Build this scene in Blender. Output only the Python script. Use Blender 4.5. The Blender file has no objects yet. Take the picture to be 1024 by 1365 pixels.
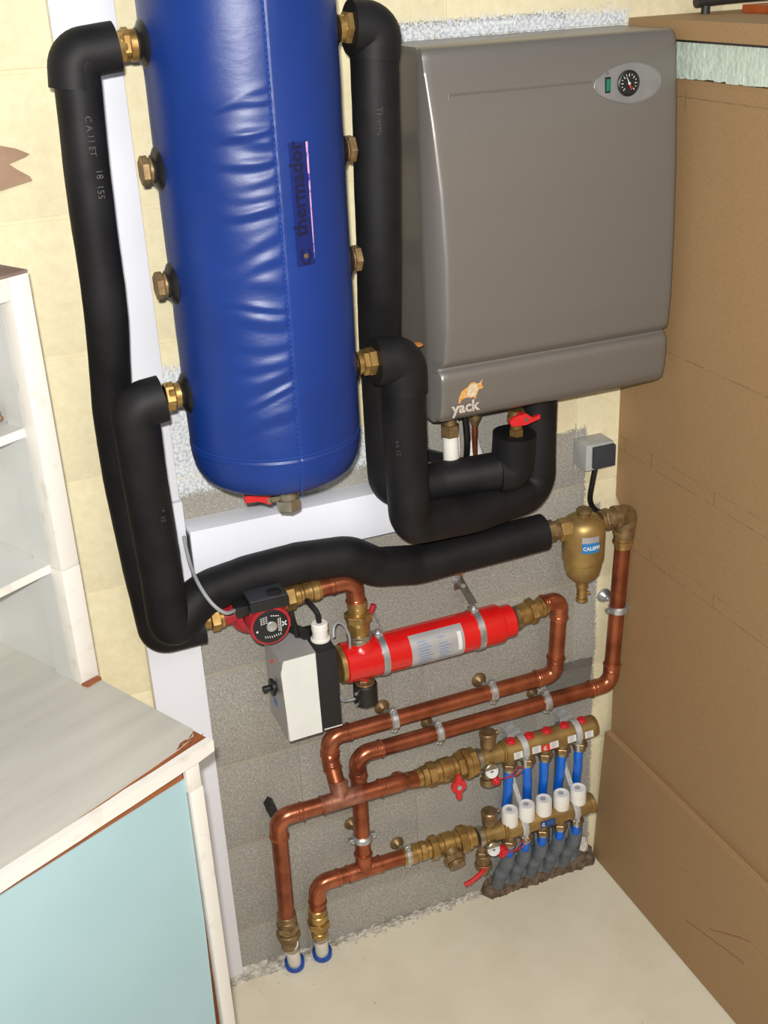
import bpy, bmesh, math, random
from mathutils import Vector, Matrix, Euler, noise
random.seed(7)
PI = math.pi
sc = bpy.context.scene
COL = sc.collection

# ------------------------------------------------------------------ camera, world, lights, exposure
CAMP = Vector((-1.12298, -1.73442, 1.81471))
cd = bpy.data.cameras.new('camera')
cd.sensor_fit = 'VERTICAL'; cd.sensor_height = 36.0; cd.lens = 1574.85 / 1365.0 * 36.0
cd.clip_start = 0.02; cd.clip_end = 50
cam = bpy.data.objects.new('camera', cd); COL.objects.link(cam)
R = Matrix.Rotation(-0.369194, 4, 'Z') @ Matrix.Rotation(1.13004, 4, 'X') @ Matrix.Rotation(-0.049758, 4, 'Z')
cam.matrix_world = Matrix.Translation(CAMP) @ R
sc.camera = cam

w = bpy.data.worlds.new('room_ambience'); sc.world = w; w.use_nodes = True
w.node_tree.nodes['Background'].inputs[0].default_value = (0.93, 0.96, 1.0, 1)
w.node_tree.nodes['Background'].inputs[1].default_value = 0.27

fl = bpy.data.lights.new('camera_flash', 'AREA')          # the flash beside the lens
fl.shape = 'RECTANGLE'; fl.size = 0.03; fl.size_y = 0.02; fl.energy = 38.0; fl.color = (1.0, 0.98, 0.94)
flo = bpy.data.objects.new('camera_flash', fl); COL.objects.link(flo)
flo.matrix_world = Matrix.Translation(CAMP + (R.to_3x3() @ Vector((-0.022, 0.045, 0.0)))) @ R
lp = bpy.data.lights.new('ambient_fill', 'AREA')             # added soft fill from above and behind, stands in for ambient light
lp.shape = 'DISK'; lp.size = 1.2; lp.energy = 20.0; lp.color = (1.0, 0.97, 0.92)
lpo = bpy.data.objects.new('ambient_fill', lp); COL.objects.link(lpo)
lpo.location = (-0.6, -2.6, 3.0); lpo.rotation_euler = Euler((math.radians(48), 0, 0))

sc.view_settings.view_transform = 'Standard'; sc.view_settings.look = 'None'
sc.view_settings.gamma = 1.0; sc.view_settings.exposure = 0.0
sc.view_settings.use_curve_mapping = False

# ------------------------------------------------------------------ materials
class NT:
    def __init__(s, name):
        s.m = bpy.data.materials.new(name); s.m.use_nodes = True
        s.t = s.m.node_tree; s.b = s.t.nodes['Principled BSDF']
    def n(s, typ, **kw):
        nd = s.t.nodes.new(typ)
        for k, v in kw.items(): setattr(nd, k, v)
        return nd
    def l(s, a, b): s.t.links.new(a, b)
    def math(s, op, a, b=None, c=None, clamp=False):
        nd = s.n('ShaderNodeMath', operation=op); nd.use_clamp = clamp
        for i, v in enumerate((a, b, c)):
            if v is None: continue
            if isinstance(v, (int, float)): nd.inputs[i].default_value = v
            else: s.l(v, nd.inputs[i])
        return nd.outputs[0]
    def noise(s, vec, scale, detail=3, rough=0.5):
        nd = s.n('ShaderNodeTexNoise'); nd.inputs['Scale'].default_value = scale
        nd.inputs['Detail'].default_value = detail; nd.inputs['Roughness'].default_value = rough
        if vec is not None: s.l(vec, nd.inputs['Vector'])
        return nd.outputs['Fac']
    def ramp(s, fac, stops):
        nd = s.n('ShaderNodeValToRGB'); cr = nd.color_ramp
        while len(cr.elements) < len(stops): cr.elements.new(0.5)
        for e, (p, c) in zip(cr.elements, stops):
            e.position = p; e.color = (*c, 1)
        s.l(fac, nd.inputs[0]); return nd.outputs[0]
    def mix(s, fac, a, b):
        nd = s.n('ShaderNodeMix', data_type='RGBA')
        for i, v in ((0, fac), (6, a), (7, b)):
            if isinstance(v, (int, float)): nd.inputs[i].default_value = v
            elif isinstance(v, tuple): nd.inputs[i].default_value = (*v, 1)
            else: s.l(v, nd.inputs[i])
        return nd.outputs[2]
    def bump(s, h, strength=0.3, dist=0.001):
        nd = s.n('ShaderNodeBump'); nd.inputs['Strength'].default_value = strength
        nd.inputs['Distance'].default_value = dist; s.l(h, nd.inputs['Height'])
        s.l(nd.outputs[0], s.b.inputs['Normal'])
    def pos(s): return s.n('ShaderNodeNewGeometry').outputs['Position']

def mat(name, c1, c2=None, rough=0.5, metal=0.0, scale=30, bump=0.0, bscale=None, bdist=0.001, spec=0.5, coat=0.0, stretch=None, lo=0.35, hi=0.65, detail=4):
    k = NT(name)
    co = k.n('ShaderNodeTexCoord').outputs['Object']
    if stretch:
        mp = k.n('ShaderNodeMapping'); mp.inputs['Scale'].default_value = stretch
        k.l(co, mp.inputs[0]); co = mp.outputs[0]
    if c2 is None: c2 = tuple(x * 0.86 for x in c1)
    f = k.noise(co, scale, detail)
    k.l(k.ramp(f, [(lo, c2), (hi, c1)]), k.b.inputs['Base Color'])
    k.b.inputs['Roughness'].default_value = rough; k.b.inputs['Metallic'].default_value = metal
    k.b.inputs['Specular IOR Level'].default_value = spec
    k.b.inputs['Coat Weight'].default_value = coat
    if bump: k.bump(k.noise(co, bscale or scale * 4, 3), bump, bdist)
    return k.m

M = {}
M['copper'] = mat('copper', (0.42, 0.125, 0.055), (0.22, 0.058, 0.028), 0.33, 0.75, 22, 0.05, 300)
M['copper_fit'] = mat('copper_fitting', (0.50, 0.16, 0.075), (0.27, 0.075, 0.038), 0.27, 0.75, 30)
M['copper_dull'] = mat('copper_oxidised', (0.42, 0.19, 0.12), (0.24, 0.08, 0.05), 0.42, 0.6, 40)
M['brass'] = mat('brass', (0.52, 0.34, 0.12), (0.33, 0.19, 0.06), 0.33, 0.75, 45, 0.06, 250)
M['brass_dark'] = mat('weathered_brass', (0.34, 0.23, 0.11), (0.19, 0.12, 0.055), 0.42, 0.65, 60, 0.1, 250)
M['brass_cast'] = mat('cast_brass', (0.45, 0.30, 0.10), (0.30, 0.19, 0.07), 0.45, 0.65, 25, 0.25, 500, 0.0006)
M['nickel'] = mat('nickel_plate', (0.52, 0.48, 0.38), (0.34, 0.30, 0.22), 0.3, 0.85, 50)
M['zinc'] = mat('zinc_plated_steel', (0.66, 0.68, 0.68), (0.42, 0.44, 0.45), 0.35, 0.8, 60)
M['foam'] = mat('black_foam', (0.0095, 0.009, 0.0098), (0.005, 0.0047, 0.0053), 0.60, 0, 18, 0.3, 420, 0.0006, 0.28)
M['foam_cut'] = mat('black_foam_cut', (0.007, 0.0065, 0.007), None, 0.9, 0, 60, 0.3, 400)
M['ink'] = mat('faded_print', (0.075, 0.07, 0.065), (0.012, 0.012, 0.012), 0.6, 0, 500, lo=0.45, hi=0.6)
M['black'] = mat('black_plastic', (0.012, 0.012, 0.013), None, 0.42)
M['black_matt'] = mat('matt_black_paint', (0.009, 0.008, 0.008), None, 0.75, 0, 200, 0.2, 900)
M['rubber'] = mat('black_rubber', (0.008, 0.008, 0.009), None, 0.35)
M['charcoal'] = mat('charcoal_plastic', (0.032, 0.036, 0.044), None, 0.55)
M['red'] = mat('red_enamel', (0.66, 0.011, 0.011), (0.58, 0.008, 0.008), 0.22, 0, 10, 0.08, 260, 0.0005, coat=0.3)
M['pump_red'] = mat('pump_red', (0.45, 0.02, 0.03), (0.33, 0.015, 0.025), 0.4, 0, 60, 0.2, 300)
M['red_plastic'] = mat('red_plastic', (0.62, 0.02, 0.025), None, 0.35)
M['white_plastic'] = mat('white_plastic', (0.82, 0.80, 0.74), (0.74, 0.71, 0.64), 0.4)
M['trunk'] = mat('white_trunking_plastic', (0.74, 0.745, 0.80), (0.71, 0.715, 0.77), 0.38, 0, 4)
M['duct'] = mat('white_duct_metal', (0.82, 0.84, 0.92), (0.79, 0.81, 0.88), 0.38, 0, 4)
M['zinc_matt'] = mat('dull_zinc_strip', (0.60, 0.61, 0.60), (0.42, 0.43, 0.43), 0.4, 0.25, 80)
M['grey_plastic'] = mat('grey_plastic', (0.42, 0.43, 0.42), (0.36, 0.37, 0.36), 0.5)
M['cable_grey'] = mat('grey_cable', (0.33, 0.34, 0.35), None, 0.45)
M['blue_pex'] = mat('blue_tube', (0.004, 0.17, 0.80), (0.003, 0.13, 0.68), 0.32, 0, 30)
M['conduit'] = mat('grey_corrugated_conduit', (0.135, 0.155, 0.17), (0.09, 0.10, 0.115), 0.5, 0, 40)
M['silver_paint'] = mat('silver_sheet', (0.47, 0.47, 0.46), (0.42, 0.42, 0.41), 0.42, 0.3, 8, 0.12, 500, 0.0003)
M['box_white'] = mat('off_white_sheet', (0.69, 0.70, 0.66), (0.66, 0.67, 0.63), 0.5)
M['label_white'] = mat('white_label', (0.75, 0.75, 0.72), None, 0.5)
M['label_silver'] = mat('silver_label', (0.50, 0.50, 0.51), (0.44, 0.44, 0.45), 0.35, 0.4, 20)
M['label_blue'] = mat('blue_label', (0.02, 0.19, 0.48), None, 0.4)
M['label_dark_blue'] = mat('dark_blue_label', (0.015, 0.06, 0.22), None, 0.4)
M['label_red'] = mat('red_label', (0.75, 0.04, 0.03), None, 0.4)
M['print_black'] = mat('black_print', (0.03, 0.03, 0.03), None, 0.6)
M['print_blue'] = mat('blue_print', (0.08, 0.22, 0.50), None, 0.6)
M['print_white'] = mat('white_print', (0.72, 0.72, 0.70), None, 0.6)
M['print_grey'] = mat('grey_print', (0.25, 0.25, 0.25), None, 0.6)
M['yack_print'] = mat('worn_pale_print', (0.50, 0.47, 0.43), (0.42, 0.33, 0.24), 0.5, 0, 300)
M['orange'] = mat('orange_print', (0.62, 0.25, 0.03), (0.55, 0.40, 0.22), 0.5, 0, 260, lo=0.42, hi=0.55)
M['yak_white'] = mat('worn_white_print', (0.62, 0.55, 0.45), (0.50, 0.36, 0.16), 0.5, 0, 300)
M['casing'] = mat('grey_metallic_casing', (0.215, 0.198, 0.180), (0.185, 0.172, 0.157), 0.33, 0.45, 900, 0.0, lo=0.3, hi=0.7)
M['panel_grey'] = mat('control_panel_grey', (0.26, 0.255, 0.25), None, 0.35, 0.3)
M['green_lens'] = mat('green_lens', (0.005, 0.17, 0.11), (0.004, 0.12, 0.08), 0.2)
M['yellow_trim'] = mat('orange_foam_edge', (0.45, 0.17, 0.03), None, 0.8)
M['wood_white'] = mat('worn_white_painted_wood', (0.72, 0.69, 0.63), (0.62, 0.58, 0.50), 0.5, 0, 14, 0.2, 60, 0.001, stretch=(2, 4, 2), lo=0.28, hi=0.42)
M['shelf_white'] = mat('white_painted_board', (0.74, 0.74, 0.71), (0.67, 0.67, 0.64), 0.5, 0, 5, 0.1, 80, lo=0.3, hi=0.55)
M['shelf_grey'] = mat('pale_grey_board', (0.60, 0.605, 0.58), (0.53, 0.535, 0.51), 0.5, 0, 6)
M['shelf_top'] = mat('dusty_brown_top', (0.24, 0.17, 0.14), (0.18, 0.12, 0.10), 0.7, 0, 20)
M['brown_wood'] = mat('reddish_brown_wood', (0.30, 0.095, 0.03), (0.20, 0.06, 0.02), 0.55, 0, 12, 0.2, 80, stretch=(1, 8, 8))
M['blue_door'] = mat('pale_blue_laminate', (0.36, 0.52, 0.555), (0.335, 0.495, 0.53), 0.42, 0, 5)
M['lino'] = mat('grey_linoleum', (0.49, 0.475, 0.42), (0.435, 0.42, 0.37), 0.42, 0, 3.5, 0.15, 120, 0.0006, stretch=(1, 9, 1))
M['hardboard_edge'] = mat('hardboard_edge', (0.33, 0.19, 0.085), None, 0.8)
M['styrofoam'] = mat('pale_green_polystyrene', (0.60, 0.68, 0.58), (0.50, 0.58, 0.49), 0.8, 0, 60, 0.6, 120, 0.004)
M['card'] = mat('brown_cardboard', (0.36, 0.23, 0.15), (0.30, 0.19, 0.12), 0.8, 0, 30, 0.3, 200)
M['paper'] = mat('crumpled_tissue', (0.72, 0.72, 0.70), None, 0.8)
M['mortar_brown'] = mat('rough_brown_mortar', (0.20, 0.14, 0.09), (0.075, 0.052, 0.032), 0.95, 0, 60, 0.9, 130, 0.006)
M['mortar_white'] = mat('white_mortar', (0.66, 0.63, 0.56), (0.42, 0.38, 0.32), 0.9, 0, 90, 0.8, 160, 0.004)
M['dark_steel_and_gap'] = mat('dark_steel_and_gap', (0.03, 0.032, 0.035), (0.05, 0.04, 0.03), 0.5, 0.4)
M['orange_paint'] = mat('orange_painted_wood', (0.42, 0.085, 0.015), (0.30, 0.06, 0.01), 0.5)
M['dark_blue_sleeve'] = mat('blue_sleeve', (0.01, 0.07, 0.36), None, 0.4)
M['cream_ledge'] = mat('cream_plaster', (0.62, 0.58, 0.48), None, 0.8)

def wall_material(joint=False):
    k = NT('painted_mortar' if joint else 'painted_block_wall')
    P = k.pos(); sx = k.n('ShaderNodeSeparateXYZ'); k.l(P, sx.inputs[0])
    x, z = sx.outputs[0], sx.outputs[2]
    jit = k.math('SUBTRACT', k.noise(P, 22, 5, 0.7), 0.5)
    fine = k.math('SUBTRACT', k.noise(P, 330, 2, 0.6), 0.5)
    dA = k.math('SUBTRACT', -0.803, x)
    dB = k.math('ADD', x, 0.018)
    zb = k.math('SUBTRACT', z, 1.062)
    inner = k.math('MAXIMUM', k.math('SUBTRACT', -0.44, x), k.math('ADD', x, 0.115))
    dC = k.math('MAXIMUM', k.math('MINIMUM', zb, inner), k.math('MINIMUM', k.math('SUBTRACT', z, 1.015), k.math('ADD', x, 0.115)))
    dE = k.math('SUBTRACT', z, 1.716)
    # the right hand strip widens between z .86 and 1.06
    dF = k.math('MINIMUM', k.math('SUBTRACT', z, 0.855), k.math('ADD', x, 0.052))
    d = k.math('MAXIMUM', k.math('MAXIMUM', k.math('MAXIMUM', dA, dB), k.math('MAXIMUM', dC, dE)), dF)
    d2 = k.math('ADD', d, k.math('MULTIPLY', jit, 0.020))
    d3 = k.math('ADD', d2, k.math('MULTIPLY', fine, 0.022))
    cream = k.math('GREATER_THAN', d3, 0.004)
    # whitewash patches beside the left trunking, under the tank and over the boiler
    lft = k.math('SUBTRACT', 0.042, k.math('ABSOLUTE', k.math('ADD', x, 0.785)))
    lft = k.math('MINIMUM', lft, k.math('MINIMUM', k.math('SUBTRACT', z, 1.06), k.math('SUBTRACT', 1.27, z)))
    pat = k.math('SUBTRACT', 0.085, k.math('ABSOLUTE', k.math('ADD', x, 0.735)))
    pat = k.math('MINIMUM', pat, k.math('SUBTRACT', 0.026, k.math('ABSOLUTE', k.math('SUBTRACT', z, 1.058))))
    rt = k.math('SUBTRACT', 0.05, k.math('ABSOLUTE', k.math('ADD', x, 0.47)))
    rt = k.math('MINIMUM', rt, k.math('SUBTRACT', 0.045, k.math('ABSOLUTE', k.math('SUBTRACT', z, 1.065))))
    tp = k.math('MINIMUM', k.math('SUBTRACT', 0.026, k.math('ABSOLUTE', k.math('SUBTRACT', z, 1.706))), k.math('MINIMUM', k.math('SUBTRACT', 0.02, x), k.math('ADD', x, 0.47)))
    ww = k.math('MAXIMUM', k.math('MAXIMUM', lft, pat), k.math('MAXIMUM', rt, tp))
    ww = k.math('ADD', ww, k.math('ADD', k.math('MULTIPLY', jit, 0.035), k.math('MULTIPLY', fine, 0.06)))
    wmask = k.math('GREATER_THAN', ww, 0.012)
    g = k.noise(P, 260, 4, 0.75); gl = k.noise(P, 9, 3)
    grey = k.ramp(g, [(0.30, (0.20, 0.19, 0.17)), (0.5, (0.33, 0.315, 0.28)), (0.72, (0.56, 0.54, 0.49))])
    grey = k.mix(k.math('MULTIPLY', gl, 0.5), grey, (0.32, 0.295, 0.245))
    if joint: grey = k.mix(0.75, grey, (0.40, 0.35, 0.27))
    # fresh dark mortar patch at the right
    pm = k.math('MINIMUM', k.math('SUBTRACT', 0.052, k.math('ABSOLUTE', k.math('ADD', x, 0.072))),
                k.math('SUBTRACT', 0.042, k.math('ABSOLUTE', k.math('SUBTRACT', z, 0.478))))
    pm = k.math('MULTIPLY', k.math('GREATER_THAN', k.math('ADD', pm, k.math('MULTIPLY', jit, 0.03)), 0.0), 0.72)
    grey = k.mix(pm, grey, (0.085, 0.08, 0.07))
    crm = k.ramp(k.noise(P, 60, 4), [(0.3, (0.70, 0.62, 0.40)), (0.65, (0.76, 0.68, 0.46))])
    wht = k.ramp(k.noise(P, 200, 3), [(0.35, (0.42, 0.45, 0.50)), (0.6, (0.72, 0.74, 0.74))])
    c = k.mix(cream, grey, crm)
    c = k.mix(wmask, c, wht)
    k.l(c, k.b.inputs['Base Color']); k.b.inputs['Roughness'].default_value = 0.88
    k.b.inputs['Specular IOR Level'].default_value = 0.2
    h = k.math('ADD', k.math('MULTIPLY', g, k.math('SUBTRACT', 1.0, k.math('MULTIPLY', cream, 0.75))), k.math('MULTIPLY', k.noise(P, 110, 3), 0.7))
    k.bump(h, 0.45, 0.0025)
    return k.m
M['wall'] = wall_material()
M['wall_joint'] = wall_material(True)

def hardboard_material():
    k = NT('brown_hardboard')
    P = k.pos(); sx = k.n('ShaderNodeSeparateXYZ'); k.l(P, sx.inputs[0])
    y, z = sx.outputs[1], sx.outputs[2]
    base = k.ramp(k.noise(P, 420, 4, 0.8), [(0.3, (0.285, 0.165, 0.072)), (0.7, (0.425, 0.27, 0.13))])
    base = k.mix(k.math('MULTIPLY', k.noise(P, 3.0, 2), 0.5), base, (0.30, 0.195, 0.10))
    br = k.math('ADD', k.math('MULTIPLY', k.noise(P, 40, 2), 1.4), -0.35, clamp=True)
    for z0, wd in ((1.596, 0.0008), (1.189, 0.0008), (0.991, 0.0007), (0.966, 0.0007), (0.807, 0.0006), (0.783, 0.0008), (0.21, 0.0005)):
        ln = k.math('LESS_THAN', k.math('ABSOLUTE', k.math('SUBTRACT', z, z0)), wd)
        base = k.mix(k.math('MULTIPLY', ln, br), base, (0.09, 0.06, 0.04))
    for y0, z0 in ((-0.145, 1.59), (-0.026, 0.978), (-0.11, 0.979), (-0.29, 0.979), (-0.125, 0.795), (-0.31, 0.795)):
        tk = k.math('MULTIPLY', k.math('LESS_THAN', k.math('ABSOLUTE', k.math('SUBTRACT', y, y0)), 0.0008),
                    k.math('LESS_THAN', k.math('ABSOLUTE', k.math('SUBTRACT', z, z0)), 0.013))
        base = k.mix(k.math('MULTIPLY', tk, 0.6), base, (0.09, 0.06, 0.04))
    # reddish chalk scratch low on the board
    for m_, c_, ya, yb in ((-0.62, -0.104, -0.51, -0.40), (-0.28, 0.012, -0.50, -0.33)):
        q = k.math('SUBTRACT', z, k.math('ADD', k.math('MULTIPLY', y, m_), c_))
        q = k.math('ADD', q, k.math('MULTIPLY', k.math('SUBTRACT', k.noise(P, 30, 1), 0.5), 0.008))
        on = k.math('MULTIPLY', k.math('LESS_THAN', k.math('ABSOLUTE', q), 0.0013),
                    k.math('MULTIPLY', k.math('GREATER_THAN', y, ya), k.math('LESS_THAN', y, yb)))
        base = k.mix(k.math('MULTIPLY', on, 0.6), base, (0.16, 0.035, 0.025))
    k.l(base, k.b.inputs['Base Color']); k.b.inputs['Roughness'].default_value = 0.62
    k.b.inputs['Specular IOR Level'].default_value = 0.3
    k.bump(k.noise(P, 300, 3), 0.15, 0.001)
    return k.m
M['hardboard'] = hardboard_material()

def floor_material():
    k = NT('cream_floor'); P = k.pos()
    c = k.ramp(k.noise(P, 5, 5, 0.6), [(0.3, (0.68, 0.62, 0.475)), (0.65, (0.77, 0.715, 0.575))])
    st = k.math('GREATER_THAN', k.noise(P, 55, 2, 0.5), 0.765)
    c = k.mix(k.math('MULTIPLY', st, 0.5), c, (0.18, 0.13, 0.085))
    k.l(c, k.b.inputs['Base Color']); k.b.inputs['Roughness'].default_value = 0.5
    k.b.inputs['Specular IOR Level'].default_value = 0.25
    k.bump(k.noise(P, 7, 3), 0.15, 0.008)
    return k.m
M['floor'] = floor_material()

def jacket_material():
    k = NT('blue_vinyl'); P = k.pos()
    c = k.ramp(k.noise(P, 6, 3), [(0.3, (0.0015, 0.021, 0.145)), (0.7, (0.002, 0.029, 0.19))])
    k.l(c, k.b.inputs['Base Color']); k.b.inputs['Roughness'].default_value = 0.42
    k.b.inputs['Specular IOR Level'].default_value = 0.5
    mp = k.n('ShaderNodeMapping'); mp.inputs['Scale'].default_value = (1, 1, 2.2); k.l(P, mp.inputs[0])
    k.bump(k.math('ADD', k.math('MULTIPLY', k.noise(P, 900, 2), 0.12), k.noise(mp.outputs[0], 22, 3)), 0.22, 0.004)
    return k.m
M['jacket'] = jacket_material()
M['jacket_label'] = mat('dark_blue_film', (0.0015, 0.013, 0.115), None, 0.3)
M['jacket_text'] = mat('navy_print', (0.0015, 0.004, 0.035), None, 0.4)
M['jacket_thread'] = mat('blue_thread', (0.02, 0.10, 0.46), None, 0.5)
M['pink'] = mat('pale_pink_strip', (0.55, 0.30, 0.48), (0.03, 0.03, 0.30), 0.5, 0, 90, lo=0.35, hi=0.5)

# ------------------------------------------------------------------ mesh helpers
class MB:
    def __init__(s): s.v = []; s.f = []
    def add(s, vs, fs):
        o = len(s.v); s.v += [tuple(v) for v in vs]; s.f += [tuple(i + o for i in f) for f in fs]; return s
    def box(s, a, b, bev=0.0):
        x0, x1 = sorted((a[0], b[0])); y0, y1 = sorted((a[1], b[1])); z0, z1 = sorted((a[2], b[2]))
        if bev <= 0:
            vs = [(x, y, z) for x in (x0, x1) for y in (y0, y1) for z in (z0, z1)]
            return s.add(vs, [(0, 1, 3, 2), (4, 6, 7, 5), (0, 4, 5, 1), (2, 3, 7, 6), (0, 2, 6, 4), (1, 5, 7, 3)])
        bm = bmesh.new(); bmesh.ops.create_cube(bm, size=1)
        for v in bm.verts:
            v.co = Vector(((x0 + x1) / 2 + v.co.x * (x1 - x0), (y0 + y1) / 2 + v.co.y * (y1 - y0), (z0 + z1) / 2 + v.co.z * (z1 - z0)))
        bmesh.ops.bevel(bm, geom=bm.edges[:], offset=bev, segments=2, affect='EDGES', profile=0.6)
        bm.verts.ensure_lookup_table()
        s.add([v.co for v in bm.verts], [[v.index for v in f.verts] for f in bm.faces]); bm.free(); return s
    def ring_stack(s, rings, cap=True):
        n = len(rings[0]); o = len(s.v)
        for r in rings: s.v += [tuple(p) for p in r]
        for i in range(len(rings) - 1):
            for j in range(n):
                a = o + i * n + j; b = o + i * n + (j + 1) % n
                s.f.append((a, b, b + n, a + n))
        if cap:
            s.f.append(tuple(o + j for j in reversed(range(n))))
            s.f.append(tuple(o + (len(rings) - 1) * n + j for j in range(n)))
        return s
    def lathe(s, prof, org=(0, 0, 0), d=(0, 0, 1), n=24, cap=True, spin=0.0):
        d = Vector(d).normalized(); org = Vector(org)
        a = d.orthogonal().normalized(); b = d.cross(a)
        rings = []
        for (r, h) in prof:
            r = max(r, 1e-5)
            rings.append([org + d * h + (a * math.cos(2 * PI * j / n + spin) + b * math.sin(2 * PI * j / n + spin)) * r for j in range(n)])
        return s.ring_stack(rings, cap)
    def cyl(s, p0, p1, r, n=20, ch=0.0):
        p0 = Vector(p0); p1 = Vector(p1); L = (p1 - p0).length
        pr = [(r, 0), (r, L)] if ch <= 0 else [(r - ch, 0), (r, ch), (r, L - ch), (r - ch, L)]
        return s.lathe(pr, p0, p1 - p0, n)
    def tube(s, pts, r, n=16, cap=True, rf=None):
        pts = [Vector(p) for p in pts]
        t = (pts[1] - pts[0]).normalized(); a = t.orthogonal().normalized(); rings = []
        L = 0
        for i, p in enumerate(pts):
            if i == 0: tt = pts[1] - pts[0]
            elif i == len(pts) - 1: tt = pts[-1] - pts[-2]
            else: tt = (pts[i + 1] - p).normalized() + (p - pts[i - 1]).normalized()
            tt = tt.normalized(); a = (a - tt * a.dot(tt)).normalized(); b = tt.cross(a)
            if i: L += (p - pts[i - 1]).length
            rr = r
            ring = []
            for j in range(n):
                th = 2 * PI * j / n
                q = rf(L, th, i) if rf else 1.0
                ring.append(p + (a * math.cos(th) + b * math.sin(th)) * rr * q)
            rings.append(ring)
        return s.ring_stack(rings, cap)
    def torus(s, c, d, R0, r, n=28, m=8, a0=0, a1=2 * PI):
        d = Vector(d).normalized(); a = d.orthogonal().normalized(); b = d.cross(a); c = Vector(c)
        pts = [c + (a * math.cos(t) + b * math.sin(t)) * R0 for t in [2 * PI * i / n for i in range(n)]]
        o = len(s.v)
        for i in range(n):
            t = 2 * PI * i / n; e = a * math.cos(t) + b * math.sin(t)
            for j in range(m):
                u = 2 * PI * j / m
                s.v.append(tuple(c + e * (R0 + r * math.cos(u)) + d * r * math.sin(u)))
        for i in range(n):
            for j in range(m):
                s.f.append((o + i * m + j, o + ((i + 1) % n) * m + j, o + ((i + 1) % n) * m + (j + 1) % m, o + i * m + (j + 1) % m))
        return s
    def prism(s, poly, off):                       # planar polygon (3d points) extruded by a vector
        off = Vector(off); n = len(poly)
        vs = [Vector(p) for p in poly] + [Vector(p) + off for p in poly]
        return s.add(vs, [tuple(reversed(range(n))), tuple(range(n, 2 * n))] + [(i, (i + 1) % n, (i + 1) % n + n, i + n) for i in range(n)])
    def stack(s, p0, d, segs, ch=0.0012):          # [(length, radius, sides)] along d, each its own chamfered solid
        d = Vector(d).normalized(); p = Vector(p0)
        for (L, r, n) in segs:
            c = min(ch, L * 0.3)
            if r > 0: s.lathe([(r - c, 0), (r, c), (r, L - c), (r - c, L)], p, d, n, spin=0.3)
            p = p + d * L
        return s

def fillet(pts, rad, seg=8):
    pts = [Vector(p) for p in pts]; out = [pts[0]]
    for i in range(1, len(pts) - 1):
        p = pts[i]; a = (pts[i - 1] - p); b = (pts[i + 1] - p)
        r_ = rad[i - 1] if isinstance(rad, (list, tuple)) else rad
        an = a.angle(b)
        t = min(r_ / max(math.tan(an / 2), 1e-3), a.length * 0.48, b.length * 0.48)
        if t < 1e-4 or an > 3.1: out.append(p); continue
        rr = t * math.tan(an / 2); an_, bn = a.normalized(), b.normalized()
        c = p + (an_ + bn).normalized() * (rr / math.sin(an / 2))
        s0 = p + an_ * t - c; s1 = p + bn * t - c
        ang = s0.angle(s1)
        for k in range(seg + 1):
            u = k / seg
            out.append(c + (s0 * math.sin((1 - u) * ang) + s1 * math.sin(u * ang)) / math.sin(ang))
    out.append(pts[-1]); return out

def subdiv(pts, step):
    out = [pts[0]]
    for a, b in zip(pts, pts[1:]):
        L = (b - a).length; k = max(1, int(L / step))
        for i in range(1, k + 1): out.append(a.lerp(b, i / k))
    return out

def spline(pts, k=8):
    P = [Vector(p) for p in pts]; P = [P[0] * 2 - P[1]] + P + [P[-1] * 2 - P[-2]]; out = []
    for i in range(1, len(P) - 2):
        a, b, c, d = P[i - 1:i + 3]
        for j in range(k):
            t = j / k
            out.append(0.5 * ((2 * b) + (c - a) * t + (2 * a - 5 * b + 4 * c - d) * t * t + (3 * b - a - 3 * c + d) * t ** 3))
    out.append(P[-2]); return out

def base_of(vs):
    xs = [v[0] for v in vs]; ys = [v[1] for v in vs]; zs = [v[2] for v in vs]
    return Vector(((min(xs) + max(xs)) / 2, (min(ys) + max(ys)) / 2, min(zs)))

def obj(name, mb, m, parent=None, label=None, angle=0.6, local=False, flat=False):
    me = bpy.data.meshes.new(name)
    if local: off = Vector((0, 0, 0))
    elif parent is not None: off = Vector(parent['_w'])
    else: off = base_of(mb.v)
    me.from_pydata([tuple(Vector(v) - off) for v in mb.v], [], mb.f)
    bm = bmesh.new(); bm.from_mesh(me)
    bmesh.ops.recalc_face_normals(bm, faces=bm.faces)
    for f in bm.faces: f.smooth = not flat
    for e in bm.edges:
        if len(e.link_faces) == 2: e.smooth = e.calc_face_angle(0) < angle
    bm.to_mesh(me); bm.free()
    if isinstance(m, str): m = M[m]
    me.materials.append(m)
    o = bpy.data.objects.new(name, me); COL.objects.link(o)
    if parent is not None:
        o.parent = parent; o['_w'] = parent['_w']
    else:
        o.location = off; o['_w'] = tuple(off)
    if label: o['label'] = label
    return o

def tag(o, label, cat, group=None):
    o['label'] = label; o['category'] = cat
    if group: o['group'] = group
    return o

def thing(name, label, cat, loc, rz=0.0, group=None):
    o = bpy.data.objects.new(name, None); COL.objects.link(o); o.empty_display_size = 0.05
    o.location = loc; o.rotation_euler = (0, 0, rz); o['_w'] = tuple(loc)
    return tag(o, label, cat, group)

def struct(name, mb, m, parent=None, **k):
    o = obj(name, mb, m, parent, **k)
    if parent is None: o['kind'] = 'structure'
    return o

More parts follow.
